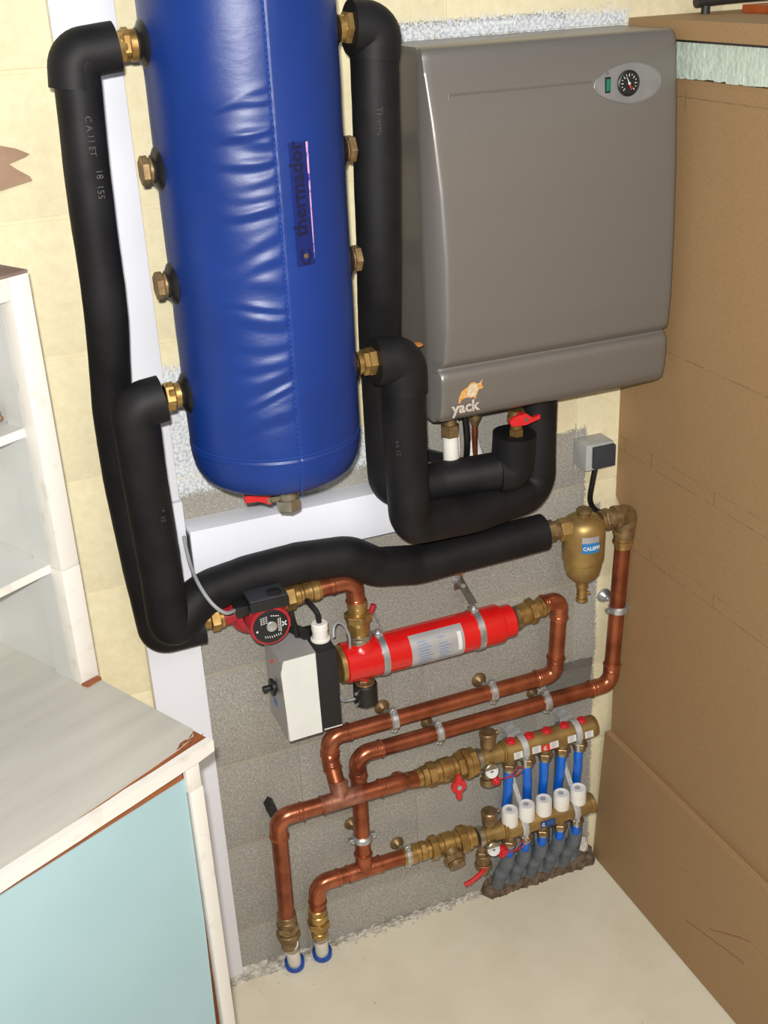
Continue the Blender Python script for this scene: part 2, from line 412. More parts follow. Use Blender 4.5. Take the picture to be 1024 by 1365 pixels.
def text_mb(txt, size, org, ex, ey, depth=0.0006, wrap=None, bold=0.0):
    """flat lettering as geometry: org lower left, ex reading direction, ey up direction"""
    cu = bpy.data.curves.new('lettering', 'FONT'); cu.body = txt; cu.size = size; cu.offset = bold
    cu.resolution_u = 2
    t = bpy.data.objects.new('lettering', cu)
    me = bpy.data.meshes.new_from_object(t)
    ex = Vector(ex).normalized(); ey = Vector(ey).normalized(); ez = ex.cross(ey); org = Vector(org)
    mb = MB(); n = len(me.vertices)
    vs = [org + ex * v.co.x + ey * v.co.y + ez * depth for v in me.vertices]
    if wrap: vs = [wrap(v.co.x, v.co.y) for v in me.vertices]
    mb.add(vs, [tuple(p.vertices) for p in me.polygons])
    bpy.data.objects.remove(t); bpy.data.curves.remove(cu); bpy.data.meshes.remove(me)
    return mb

X, Y, Z = Vector((1, 0, 0)), Vector((0, 1, 0)), Vector((0, 0, 1))

# ------------------------------------------------------------------ the setting
mb = MB().box((-1.75, -2.6, -0.06), (0.5, 0.02, 0.0))
floor = struct('floor', mb, 'floor')
rows = [(-0.09, 0.11, -0.16), (0.11, 0.311, -0.415), (0.311, 0.499, -0.646), (0.499, 0.698, -0.455), (0.698, 0.905, -0.30), (0.905, 1.10, -0.571),
        (1.10, 1.30, -0.82), (1.30, 1.50, -0.57), (1.50, 1.695, -0.82), (1.695, 1.90, -0.813), (1.90, 2.10, -0.57)]
wall = struct('wall_back', MB().box((-1.75, 0.0018, -0.06), (0.5, 0.12, 2.1)), 'wall_joint')
g = 0.0008; gh = 0.0028
for (z0, z1, xj) in rows:
    js = sorted([xj + 0.5 * k for k in range(-4, 5)])
    if abs(xj + 0.646) < 1e-6: js = sorted(js + [-0.548])
    if abs(xj + 0.455) < 1e-6: js = sorted(js + [-0.389, -0.066]); js = [j for j in js if abs(j - 0.045) > 1e-3]
    js = [j for j in js if -1.75 < j < 0.5]; js = [-1.75] + js + [0.5]
    for a, b in zip(js, js[1:]):
        e = random.uniform(-0.0007, 0.0007)
        bl = MB().box((a + g, e, max(z0 + gh, -0.05)), (b - g, 0.02, z1 - gh), 0.0016)
        obj('block', bl, 'wall', wall)
# right hand partition: hardboard panels on a frame, polystyrene strip and board on top
part = struct('wall_right', MB().box((0.032, -2.0, 0.0), (0.13, -0.002, 1.62)), 'hardboard_edge')
up = [(-0.001, 1.622), (-0.001, 0.868), (-0.023, 0.845), (-0.018, 0.0), (-2.0, 0.0), (-2.0, 1.622)]
obj('panel', MB().prism([(0.020, y, z) for y, z in up], (0.012, 0, 0)), 'hardboard', part)
lo = [(-0.019, 0.342), (-0.001, 0.002), (-2.0, 0.002), (-2.0, 0.355)]
obj('panel', MB().prism([(0.000 if z < 0.1 else 0.006, y, z) for y, z in lo], (0.013, 0, 0)), 'hardboard', part)
# rough-cut foam strip
mb = MB(); n = 150
for i in range(n):
    y0 = -0.002 - i * 0.0134; y1 = y0 - 0.0134
    mb.box((0.017 + random.uniform(-.0006, .0006), y1, 1.622 + random.uniform(0.0, 0.0035)), (0.20, y0, 1.6745))
fs = obj('insulation_strip', mb, 'styrofoam', part); fs['kind'] = 'stuff'
obj('shadow_gap_strip', MB().box((0.0155, -2.0, 1.6748), (0.20, -0.003, 1.6785)), 'dark_steel_and_gap', part)  # dark strip standing in for the shadow gap between foam and capping board
cb = [(0.006, -0.001), (0.006, -2.0), (0.42, -2.0), (0.42, -0.001)]
mb = MB(); mb.prism([(x, y, 1.679) for x, y in cb], (0, 0, 0.027))
obj('capping_board', mb, 'hardboard', part)
# things lying on the partition
rr = obj('steel_rod', MB().tube(spline([(0.10, -0.045, 1.724), (0.17, -0.05, 1.727), (0.28, -0.09, 1.730), (0.41, -0.13, 1.731)]), 0.0085, 10)
         .cyl((0.118, -0.047, 1.7062), (0.118, -0.047, 1.718), 0.007).cyl((0.36, -0.115, 1.7062), (0.36, -0.115, 1.725), 0.008), 'dark_steel_and_gap')
tag(rr, 'dark round bar on short feet lying on top of the brown partition', 'bar')
pw = obj('painted_batten', MB().box((0.155, -0.52, 1.7062), (0.20, -0.09, 1.7185), 0.001), 'orange_paint')
tag(pw, 'orange painted batten on the brown board at the top right', 'batten')

# mortar ridge at the foot of the wall, under the manifolds
def lumpy(x0, x1, y0, h, step=0.006, seed=0, jag=0.35):
    mb = MB(); rings = []; n = 9; k = int((x1 - x0) / step)
    for i in range(k + 1):
        x = x0 + (x1 - x0) * i / k; ring = []
        taper = min(1, i / 3, (k - i) / 3) if k > 6 else 1
        for j in range(n):
            t = j / (n - 1) * PI / 2
            q = 1 + jag * (noise.noise(Vector((x * 55 + seed, j * 0.7, seed))) + 0.6 * noise.noise(Vector((x * 160, j * 1.3, seed + 4))))
            q *= 0.25 + 0.75 * taper
            ring.append((x, 0.004 - (0.004 - y0) * math.cos(t) ** 0.6 * q, max(-0.001, h * math.sin(t) ** 0.6 * q)))
        ring.append((x, 0.004, -0.002)); rings.append(ring)
    return mb.ring_stack(rings)
obj('mortar_ridge', lumpy(-0.275, 0.0, -0.026, 0.038, 0.004, 3, 0.28), 'mortar_brown', floor, angle=1.2)
obj('plaster_fillet', lumpy(-0.64, -0.27, -0.007, 0.011, 0.004, 9, 0.9), 'mortar_white', floor, angle=1.2)
obj('plaster_fillet', lumpy(-0.86, -0.62, -0.022, 0.016, 0.004, 21, 0.6), 'mortar_white', floor, angle=1.2)
mb = MB()
for i in range(150):
    x = random.uniform(-0.66, -0.28); r = random.uniform(0.0012, 0.0036); y = -0.006 - abs(random.gauss(0, 0.006))
    mb.lathe([(r * .5, -r * .2), (r, r * .3), (r * .6, r)], (x, y, 0.001), (random.uniform(-.3, .3), random.uniform(-.3, .3), 1), 5)
for i in range(70):
    x = random.uniform(-0.80, -0.58); y = -0.015 - abs(random.gauss(0, 0.03)); r = random.uniform(0.0006, 0.0018)
    mb.lathe([(r * .5, -r * .2), (r, r * .3), (r * .6, r)], (x, y, 0.001), (random.uniform(-.3, .3), random.uniform(-.3, .3), 1), 5)
cr = obj('plaster_crumbs', mb, 'mortar_white', floor); cr['kind'] = 'stuff'
obj('plaster_lump', MB().lathe([(0.004, 0), (0.013, 0.004), (0.011, 0.022), (0.004, 0.032)], (-0.032, -0.008, 0.036), (0.1, 0, 1), 7), 'mortar_white', floor, angle=1.2)
# little plastered ledge behind the air separator
obj('plaster_ledge', MB().box((-0.03, -0.022, 0.826), (0.018, 0.01, 0.842), 0.001), 'cream_ledge', wall)

# ------------------------------------------------------------------ trunking and duct on the wall
t = thing('cable_trunking', 'tall white plastic cable trunking fixed upright on the wall left of the tank', 'trunking', (-0.847, 0, 0.01))
obj('cover', MB().box((-0.893, -0.022, 1.046), (-0.807, 0.0, 2.05), 0.0012), 'trunk', t)
obj('cover', MB().box((-0.893, -0.026, 0.028), (-0.804, 0.0, 1.044), 0.0012), 'trunk', t)
obj('base', MB().box((-0.890, -0.018, 0.012), (-0.808, 0.0, 0.035)), 'mortar_white', t)
t = thing('wall_duct', 'white horizontal sheet-metal duct under the blue tank', 'duct', (-0.60, -0.025, 0.925))
obj('cover', MB().box((-0.803, -0.052, 0.922), (-0.40, 0.0, 1.001), 0.001), 'duct', t)
obj('end_gap', MB().box((-0.8045, -0.045, 0.93), (-0.8032, -0.004, 0.993)), 'dark_steel_and_gap', t)
obj('copper_stub', MB().cyl((-0.775, -0.066, 0.925), (-0.748, -0.066, 0.927), 0.0065, 14, 0.001), 'copper_dull', t)

# ------------------------------------------------------------------ blue buffer tank
TX, TY, TR = -0.688, -0.19, 0.123
t = thing('buffer_tank', 'blue vinyl-jacketed cylindrical buffer tank hanging upright on the wall', 'tank', (TX, TY, 1.08))
def tank_r(z, th):
    base = [(1.136, 0.04), (1.138, 0.088), (1.142, 0.101), (1.151, 0.112), (1.167, 0.1195), (1.186, 0.1225), (1.215, TR), (2.1, TR)]
    for (za, ra), (zb, rb) in zip(base, base[1:]):
        if z <= zb: r = ra + (rb - ra) * max(0, (z - za)) / (zb - za); break
    else: r = TR
    # hand-made folds that gather against the vertical seam
    dth = (-90.8 - math.degrees(th))            # degrees to the left of the seam
    if -3 < dth < 75 and 1.2 < z < 1.76:
        env = math.exp(-((dth - 6) / 26.0) ** 2) * min(1, max(0, (dth + 1) / 4))
        a = 0
        for zc, amp, sl, wd in FOLDS:
            c = zc - sl * dth * 0.001 + 0.004 * math.sin(dth * 0.09 + zc * 30)
            u = (z - c) / wd
            a += amp * (math.exp(-u * u) - 0.6 * math.exp(-((u + 1.5) ** 2)))
        r += a * env
    r += 0.0012 * noise.noise(Vector((math.cos(th) * 2.2, math.sin(th) * 2.2, z * 14)))
    # seam groove and bottom hem
    r -= 0.0012 * math.exp(-(((math.degrees(th) + 90.8)) / 0.6) ** 2)
    if z < 1.25: r += 0.0009 * math.exp(-((z - 1.197) / 0.0018) ** 2) - 0.0012 * math.exp(-((z - 1.201) / 0.002) ** 2)
    return r
FOLDS = []
rnd = random.Random(5)
zc = 1.27
while zc < 1.70:
    FOLDS.append((zc, rnd.uniform(0.0009, 0.0032), rnd.uniform(-0.2, 0.75), rnd.uniform(0.0045, 0.010)))
    zc += rnd.uniform(0.013, 0.034)
mb = MB()
zs = [1.1365, 1.137, 1.138, 1.140, 1.143, 1.147, 1.152, 1.158, 1.166, 1.176, 1.186] + [1.1915 + 0.0012 * i for i in range(12)]
z = 1.208
while z < 1.78: zs.append(z); z += 0.0032
zs += [1.80, 1.85, 1.9, 2.0, 2.02]
ths = []
a = -180
while a < 180:
    ths.append(a)
    a += 0.45 if -93 < a < -88.6 else (1.5 if -175 < a < -20 else 5)
rings = [[(TX + tank_r(z, math.radians(d)) * math.cos(math.radians(d)), TY + tank_r(z, math.radians(d)) * math.sin(math.radians(d)), z) for d in ths] for z in zs]
mb.ring_stack(rings)
jk = obj('jacket', mb, 'jacket', t, angle=1.4)
def cylp(deg, z, dr=0.0006):
    r = max(tank_r(z, math.radians(deg)), TR - 0.0004) + dr if dr > 0 else TR
    return Vector((TX + r * math.cos(math.radians(deg)), TY + r * math.sin(math.radians(deg)), z))
# stitches along seam and hem
mb = MB()
for i in range(96):
    z0 = 1.145 + i * 0.0072
    if z0 < 1.78: mb.tube([cylp(-91.6, z0, 0.0001), cylp(-91.6, z0 + 0.0045, 0.0001)], 0.00035, 4)
for i in range(120):
    d0 = -178 + i * 1.5
    mb.tube([cylp(d0, 1.2045, 0.0001), cylp(d0 + 1.0, 1.2045, 0.0001)], 0.00035, 4)
st = obj('stitching', mb, 'jacket_thread', t)
# label film with raised lettering
def patch(d0, d1, z0, z1, dr, nx=10, nz=30, tip=0):
    mb = MB(); rings = []
    for i in range(nz + 1):
        z = z0 + (z1 - z0) * i / nz
        rings.append([cylp(d0 + (d1 - d0) * j / nx, z, dr) for j in range(nx + 1)])
    o = 0
    for r in rings: mb.v += [tuple(p) for p in r]
    for i in range(nz):
        for j in range(nx):
            k = i * (nx + 1) + j; mb.f.append((k, k + 1, k + nx + 2, k + nx + 1))
    return mb
obj('label', patch(-83.2, -70.8, 1.461, 1.613, 0.0009), 'jacket_label', t, label='darker blue rectangular maker label')
def wrapper(x, y): return cylp(-75.2 - math.degrees(y / TR), 1.4985 + x, 0.0014)
obj('lettering', text_mb('thermador', 0.0265, (0, 0, 0), X, Y, wrap=wrapper, bold=0.0007), 'jacket_text', t, label='navy lettering of the maker label')
mb = MB()
for i in range(22):                                    # drop-shaped outline under the lettering
    a = i / 21 * 1.6 * PI + 0.2 * PI
    mb.v.append(tuple(cylp(-77.0 + 2.6 * math.cos(a + PI / 2), 1.4735 - 0.0085 * math.sin(a - PI / 2), 0.0014)))
    mb.v.append(tuple(cylp(-77.0 + 3.6 * math.cos(a + PI / 2), 1.4735 - 0.0118 * math.sin(a - PI / 2), 0.0014)))
mb.f = [(2 * i, 2 * i + 1, 2 * i + 3, 2 * i + 2) for i in range(21)]
obj('emblem', mb, 'jacket_text', t)
obj('rivet', MB().lathe([(0.003, 0), (0.0034, 0.0008), (0.002, 0.0014)], cylp(-77.0, 1.4735, 0.0008), (math.cos(math.radians(-77)), math.sin(math.radians(-77)), 0), 12), 'brass_dark', t)
mb = MB(); k = 40  # pale pink strip along the label edge, narrowing downwards
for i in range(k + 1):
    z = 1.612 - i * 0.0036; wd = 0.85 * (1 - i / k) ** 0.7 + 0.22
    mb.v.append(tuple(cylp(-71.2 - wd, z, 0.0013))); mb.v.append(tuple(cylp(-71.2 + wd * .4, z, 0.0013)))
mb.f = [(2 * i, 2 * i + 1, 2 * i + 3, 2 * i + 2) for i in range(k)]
obj('edge_strip', mb, 'pink', t, label='pale pink strip along the edge of the label')
for s in (-1, 1):
    for i, z in enumerate((1.730, 1.580, 1.432, 1.279)):
        xr = TX + s * (TR - 0.006)
        fn = MB().lathe([(0.030, 0), (0.031, 0.003), (0.027, 0.008), (0.019, 0.012), (0.018, 0.014)], (xr, TY, z), (s, 0, 0), 28)
        fp = obj('port_collar', fn, 'rubber', t)
        if i in (1, 2):
            pl = MB().stack((xr + s * 0.012, TY, z), (s, 0, 0), [(0.006, 0.0155, 24), (0.010, 0.0185, 6)])
            obj('plug', pl, 'brass_dark', t, label='weathered brass screw plug')
        else:
            pl = MB().stack((xr + s * 0.012, TY, z), (s, 0, 0), [(0.010, 0.0165, 24), (0.009, 0.0195, 6), (0.004, 0.0165, 24)])
            obj('nipple', pl, 'brass', t)
# drain valve in the bottom
dv = obj('drain_valve', MB().stack((TX + 0.006, -0.205, 1.140), (0, 0, -1), [(0.020, 0.013, 20), (0.004, 0.0165, 20), (0.018, 0.0155, 20), (0.018, 0.0180, 6)]), 'nickel', t, label='nickel-plated drain valve')
obj('valve_stem', MB().stack((TX + 0.000, -0.205, 1.103), (-1, -0.1, 0.02), [(0.022, 0.007, 16), (0.006, 0.0085, 6)]), 'nickel', dv)
obj('lever', MB().prism([(TX - 0.022, -0.214, 1.096), (TX - 0.022, -0.214, 1.110), (TX - 0.036, -0.214, 1.116), (TX - 0.060, -0.214, 1.117), (TX - 0.060, -0.214, 1.107), (TX - 0.040, -0.214, 1.105)], (0, 0.011, 0)), 'red_plastic', dv, label='red lever')

# ------------------------------------------------------------------ black foam-insulated pipes
def foam_rf(seed, amp=0.03, f=9):
    def q(L, th, i):
        return 1 + amp * noise.noise(Vector((L * f, math.cos(th) * 0.8 + seed, math.sin(th) * 0.8))) + 0.012 * noise.noise(Vector((L * 60, th, seed)))
    return q
def foam(parent, pts, r, fr, seed, amp=0.03, name='insulation'):
    p = subdiv(fillet(pts, fr, 8), 0.012)
    return obj(name, MB().tube(p, r, 28, True, foam_rf(seed, amp)), 'foam', parent, angle=0.9)
def split_line(parent, pts, r):               # the glued slit that runs along a sleeve
    return obj('glue_seam', MB().tube(spline(pts), r, 6), 'foam_cut', parent)

def prints(parent, txts):
    for txt, x, y, z, s in txts:
        obj('size_print', text_mb(txt, s, (x, y, z), (0, 0, -1), (1, 0, 0), 0.0), 'ink', parent)

t = thing('insulated_pipe', 'black foam-lagged pipe from the top left tank port down to the pump inlet', 'pipe', (-0.89, -0.13, 0.84))
P1 = [(-0.843, -0.19, 1.728), (-0.894, -0.19, 1.722), (-0.899, -0.188, 1.60), (-0.899, -0.170, 1.40), (-0.902, -0.115, 1.25), (-0.898, -0.078, 1.12), (-0.890, -0.070, 0.97), (-0.880, -0.070, 0.838), (-0.805, -0.070, 0.839)]
foam(t, P1, 0.0285, [0.028, 0.3, 0.3, 0.3, 0.3, 0.3, 0.022], 1, 0.035)
foam(t, [(-0.843, -0.19, 1.728), (-0.897, -0.19, 1.723), (-0.901, -0.19, 1.685)], 0.0292, [0.020], 2, 0.03, 'elbow_sleeve')
obj('union', MB().stack((-0.845, -0.19, 1.728), (1, 0, 0), [(0.013, 0.0195, 6), (0.004, 0.0165, 20), (0.010, 0.019, 20)]), 'brass', t)
prints(t, [('18', -0.893, -0.219, 1.592, 0.012), ('155', -0.894, -0.216, 1.573, 0.012), ('C A 11 ET', -0.897, -0.2205, 1.655, 0.011)])

t = thing('insulated_pipe', 'black foam-lagged pipe from the bottom left tank port, bending right to the air separator', 'pipe', (-0.86, -0.15, 0.87))
P2 = [(-0.843, -0.19, 1.277), (-0.884, -0.19, 1.272), (-0.880, -0.172, 1.16), (-0.872, -0.140, 1.03), (-0.868, -0.125, 0.900)]
foam(t, P2, 0.0325, [0.030, 0.3, 0.3], 3)
P2b = [(-0.868, -0.125, 0.912), (-0.864, -0.125, 0.878), (-0.805, -0.098, 0.915), (-0.724, -0.088, 0.922), (-0.638, -0.086, 0.924), (-0.552, -0.086, 0.916), (-0.503, -0.080, 0.880), (-0.425, -0.072, 0.862), (-0.30, -0.070, 0.864), (-0.176, -0.070, 0.866)]
o = foam(t, P2b, 0.0335, [0.018, 0.10, 0.1, 0.1, 0.06, 0.06, 0.08, 0.1], 4, 0.03)
obj('union', MB().stack((-0.840, -0.19, 1.2775), (1, 0, 0), [(0.013, 0.020, 6), (0.010, 0.0165, 20)]), 'brass', t)
prints(t, [('18  65', -0.868, -0.190, 1.118, 0.010)])

t = thing('insulated_pipe', 'black foam-lagged pipe from the top right tank port to the red-handled valve', 'pipe', (-0.48, -0.12, 1.0))
P3 = [(-0.538, -0.19, 1.731), (-0.506, -0.19, 1.729), (-0.508, -0.187, 1.60), (-0.505, -0.168, 1.42), (-0.490, -0.117, 1.29), (-0.480, -0.092, 1.18), (-0.474, -0.082, 1.012), (-0.38, -0.082, 1.014), (-0.262, -0.108, 1.022), (-0.256, -0.112, 1.078)]
foam(t, P3, 0.0325, [0.016, 0.3, 0.3, 0.3, 0.3, 0.035, 0.1, 0.03], 5)
foam(t, [(-0.540, -0.19, 1.731), (-0.502, -0.19, 1.728), (-0.507, -0.19, 1.690)], 0.0340, [0.016], 6, 0.03, 'elbow_sleeve')
obj('union', MB().stack((-0.556, -0.19, 1.731), (1, 0, 0), [(0.009, 0.0165, 20), (0.012, 0.021, 6)]), 'brass', t)
foam(t, [(-0.285, -0.104, 1.020), (-0.258, -0.108, 1.020), (-0.256, -0.112, 1.086)], 0.0365, [0.02], 11, 0.05, 'elbow_sleeve')
prints(t, [('Therm', -0.520, -0.2215, 1.634, 0.013), ('18 x 13', -0.492, -0.213, 1.27, 0.010)])

t = thing('insulated_pipe', 'black foam-lagged pipe looping from the bottom right tank port up behind the boiler', 'pipe', (-0.44, -0.15, 0.95))
P4 = [(-0.528, -0.19, 1.278), (-0.486, -0.19, 1.272), (-0.482, -0.182, 1.16), (-0.474, -0.168, 0.990), (-0.33, -0.122, 0.962), (-0.195, -0.076, 0.955), (-0.190, -0.070, 1.1425)]
foam(t, P4, 0.0335, [0.030, 0.3, 0.035, 0.3, 0.035], 7)
foam(t, [(-0.530, -0.19, 1.278), (-0.484, -0.19, 1.275), (-0.483, -0.188, 1.225)], 0.0355, [0.020], 8, 0.03, 'elbow_sleeve')
obj('union', MB().stack((-0.548, -0.19, 1.279), (1, 0, 0), [(0.008, 0.0165, 20), (0.013, 0.0205, 6)]), 'brass', t)
obj('orange_edge', MB().lathe([(0.006, 0), (0.008, 0.001), (0.004, 0.002)], (-0.461, -0.195, 1.293), (0, -0.2, 1), 10), 'yellow_trim', t)
prints(t, [('18 x 13', -0.507, -0.207, 1.16, 0.010)])

# ------------------------------------------------------------------ grey boiler
t = thing('boiler', 'grey wall-hung boiler with a round thermometer at its top right', 'boiler', (-0.212, -0.08, 1.147))
BX0, BX1 = -0.424, -0.0025
def lerp_tab(tab, z):
    if z <= tab[0][0]: return tab[0][1]
    for (a, va), (b, vb) in zip(tab, tab[1:]):
        if z <= b: return va + (vb - va) * (z - a) / (b - a)
    return tab[-1][1]
yf_tab = [(1.147, 0.146), (1.150, 0.156), (1.156, 0.163), (1.165, 0.167), (1.18, 0.1695), (1.21, 0.171), (1.221, 0.171), (1.228, 0.169), (1.233, 0.164), (1.2355, 0.1605), (1.2375, 0.1600), (1.2395, 0.1625), (1.243, 0.168), (1.25, 0.1725), (1.30, 0.1755), (1.40, 0.1735), (1.50, 0.1685), (1.58, 0.162), (1.65, 0.154), (1.68, 0.150), (1.689, 0.1475), (1.694, 0.143), (1.696, 0.137)]
bt = [(1.147, 0.008), (1.17, 0.012), (1.23, 0.013), (1.2375, 0.010), (1.245, 0.018), (1.30, 0.0225), (1.40, 0.025), (1.50, 0.021), (1.60, 0.012), (1.66, 0.005), (1.696, 0.003)]
rings = []
zz = sorted(set([a for a, _ in yf_tab] + [1.147 + i * 0.0085 for i in range(1, 64)]))
for z in zz:
    yf = -lerp_tab(yf_tab, z); b = lerp_tab(bt, z); ins = 0.0
    if z > 1.688: ins = (z - 1.688) * 0.45
    if z < 1.153: ins = (1.153 - z) * 0.7
    xl, xr = BX0 + ins, BX1 - ins
    ye = max(yf + 0.004, -0.140 - 0.004) if z > 1.153 else yf + 0.004
    ring = [(xl, -0.001, z), (xl, ye + 0.010, z), (xl + 0.0006, ye + 0.003, z), (xl + 0.0025, ye - 0.0005, z)]
    ring += [(xl + b * 0.8, yf + 0.0022, z), (xl + b, yf + 0.0006, z), (xl + b + 0.003, yf - 0.0002, z), (xl + b + 0.012, yf - 0.0006, z)]
    m = [(-0.33, -0.0016), (-0.21, -0.0022), (-0.10, -0.0016)]
    ring += [(x, yf + d, z) for x, d in m]
    b2 = 0.006
    ring += [(xr - b2 - 0.010, yf - 0.0006, z), (xr - b2 - 0.003, yf - 0.0002, z), (xr - b2, yf + 0.0006, z), (xr - 0.0022, yf + 0.0032, z), (xr - 0.0006, yf + 0.006, z), (xr, yf + 0.012, z), (xr, -0.001, z)]
    rings.append(ring)
obj('casing', MB().ring_stack(rings), 'casing', t, angle=0.75)
obj('underside', MB().box((BX0 + 0.008, -0.135, 1.1435), (BX1 - 0.008, -0.004, 1.1475)), 'black', t)
bulge = [(-0.41, 0.0006), (-0.33, 0.0016), (-0.21, 0.0022), (-0.10, 0.0016), (-0.0185, 0.0006), (0.0, 0.0)]
def yfront(x, z): return -lerp_tab(yf_tab, z) - lerp_tab(bulge, x if x < -0.0 else -0.38)
# embossed groove line
mb = MB().tube([(-0.386, yfront(-0.25, 1.6325) - 0.0002, 1.6325), (-0.155, yfront(-0.25, 1.6325) - 0.0002, 1.6325)], 0.0012, 8)
mb.tube([(-0.386, yfront(-0.25, 1.632) - 0.0002, 1.6335), (-0.3865, yfront(-0.37, 1.627) - 0.0002, 1.626)], 0.0009, 8)
obj('embossed_line', mb, 'casing', t)
obj('groove_end', MB().lathe([(0.0026, 0), (0.002, 0.001)], (-0.158, yfront(0, 1.629), 1.6295), (0, -1, 0), 12), 'nickel', t)
# egg-shaped control panel
def egg(k, dy, n=48):
    pts = []
    for i in range(n):
        a = 2 * PI * i / n; c, s_ = math.cos(a), math.sin(a)
        wx = 0.061 * (1.0 if c < 0 else 0.94); hz = 0.0295 * (1 - 0.10 * (-c if c < 0 else 0))
        x = -0.0915 + wx * k * c; z = 1.6262 + hz * k * s_ * (1 - 0.12 * c * -1 if c < 0 else 1)
        pts.append((x, yfront(x, z) - dy, z))
    return pts
rings = [egg(1.00, -0.002), egg(1.00, 0.0008), egg(0.985, 0.0018), egg(0.965, 0.0018), egg(0.945, 0.0003), egg(0.9, 0.0003), egg(0.75, 0.0003), egg(0.5, 0.0003), egg(0.25, 0.0003), egg(0.01, 0.0003)]
cp = obj('control_panel', MB().ring_stack(rings), 'panel_grey', t, angle=0.9)
gx, gz = -0.0935, 1.6262; gy = yfront(gx, gz) - 0.0004
obj('thermometer', MB().lathe([(0.0185, 0), (0.0185, 0.003), (0.0165, 0.0042), (0.0155, 0.0030), (0.0, 0.0030)], (gx, gy, gz), (0, -1, 0.0), 36), 'black', cp, label='round black thermometer dial')
mb = MB(); dy = gy - 0.0034
for i in range(13):
    a = math.radians(225 - i * 22.5)
    r0 = 0.0095 if i % 2 == 0 else 0.0115
    e = Vector((math.cos(a), 0, math.sin(a))); nrm = Vector((-math.sin(a), 0, math.cos(a))) * 0.0005
    c = Vector((gx, dy, gz))
    mb.add([c + e * r0 - nrm, c + e * 0.0135 - nrm, c + e * 0.0135 + nrm, c + e * r0 + nrm], [(0, 1, 2, 3)])
obj('dial_marks', mb, 'print_white', cp)
def needle(a, l0, l1, wd, m, nm):
    e = Vector((math.cos(a), 0, math.sin(a))); q = Vector((-math.sin(a), 0, math.cos(a))) * wd; c = Vector((gx, dy - 0.0006, gz))
    obj(nm, MB().prism([c + e * l0 - q, c + e * l1 - q * 0.3, c + e * l1 + q * 0.3, c + e * l0 + q], (0, -0.0004, 0)), m, cp)
needle(math.radians(118), 0.0, 0.0105, 0.0008, 'print_white', 'needle')
needle(math.radians(-68), 0.001, 0.010, 0.0016, 'label_red', 'needle')
obj('needle_hub', MB().lathe([(0.0019, 0), (0.0019, 0.0012)], (gx, dy, gz), (0, -1, 0), 16), 'print_white', cp)
sx_ = -0.1285; sy_ = yfront(sx_, gz)
obj('switch', MB().box((sx_ - 0.0046, sy_ - 0.0020, gz - 0.0112), (sx_ + 0.0046, sy_ + 0.001, gz + 0.0112), 0.0005), 'black', cp)
obj('switch_lens', MB().box((sx_ - 0.0030, sy_ - 0.0034, gz - 0.0085), (sx_ + 0.0030, sy_ - 0.001, gz + 0.0085), 0.0006), 'green_lens', cp, label='green switch rocker')
obj('power_symbol', MB().torus((sx_ - 0.001, sy_ - 0.0009, gz + 0.0165), (0, 1, 0), 0.0017, 0.0003, 20, 6), 'print_black', cp)
# logo: animal silhouette with lettering under it
sil = [(0, 0), (0.5, 3.5), (1.5, 6.5), (3.2, 9.5), (5.5, 11.6), (8, 12.6), (9.6, 13.2), (11.5, 15.6), (13.3, 17.0), (15.8, 17.4), (17.8, 16.4), (19.6, 15.2), (21.2, 15.2), (22.8, 16.0), (24.3, 17.6), (25.2, 19.4), (25.0, 16.8), (24.0, 14.6), (24.8, 12.8), (26.2, 10.6), (25.2, 9.4), (22.6, 9.6), (21.2, 8.6), (20.2, 6.0), (19.2, 3.4), (18.4, 0.6), (17.2, -0.2), (16.6, 2.0), (15.4, 2.2), (13.8, 1.6), (9.8, 2.8), (6.2, 2.6), (3.2, 1.4), (2.0, -0.6), (1.0, -2.2), (0, -2.4)]
k_ = 0.00162
lx, lz = -0.3855, 1.1835
def logo_pts(pts, dy): return [(lx + a * k_, yfront(0, lz + b * k_) - dy, lz + b * k_) for a, b in pts]
lg = obj('logo', MB().prism(logo_pts(sil, 0.0004), (0, -0.0004, 0)), 'orange', t, label='orange animal silhouette logo')
inner = [(9.2, 5.5), (9.8, 11.6), (12.0, 14.6), (14.0, 15.6), (16.5, 15.6), (19.6, 13.6), (20.0, 10.0), (18.4, 6.5), (17.4, 3.4), (14.0, 3.2), (11.0, 4.0)]
obj('logo_white_print', MB().prism(logo_pts(inner, 0.0010), (0, -0.0002, 0)), 'yak_white', lg)  # whitish print inside the orange silhouette
obj('lettering', text_mb('yack', 0.0255, (-0.3965, -0.1716, 1.1650), (1, 0, 0), (0, 0, 1), 0.0, bold=0.0008), 'yack_print', t)

# ------------------------------------------------------------------ things under the boiler
t = thing('ball_valve', 'brass ball valve with red butterfly handle under the boiler', 'valve', (-0.256, -0.118, 1.07))
obj('body', MB().stack((-0.256, -0.118, 1.078), (0, 0, 1), [(0.018, 0.0125, 6), (0.012, 0.010, 20), (0.012, 0.0155, 20), (0.010, 0.0135, 20)]), 'brass', t)
mb = MB().cyl((-0.256, -0.128, 1.124), (-0.256, -0.150, 1.124), 0.0065, 16, 0.001)
mb.prism([(-0.282, -0.146, 1.116), (-0.286, -0.146, 1.124), (-0.278, -0.146, 1.131), (-0.256, -0.146, 1.134), (-0.244, -0.146, 1.124), (-0.230, -0.146, 1.127), (-0.230, -0.146, 1.120), (-0.244, -0.146, 1.117), (-0.256, -0.146, 1.114)], (0, -0.006, 0))
obj('handle', mb, 'red_plastic', t, label='red butterfly handle')
obj('handle_screw', MB().lathe([(0.0035, 0), (0.003, 0.002)], (-0.256, -0.1525, 1.124), (0, -1, 0), 12), 'nickel', t)
mb = MB().prism([(-0.214, -0.078, 1.137), (-0.190, -0.078, 1.139), (-0.190, -0.078, 1.147), (-0.214, -0.078, 1.147)], (0, -0.03, 0))
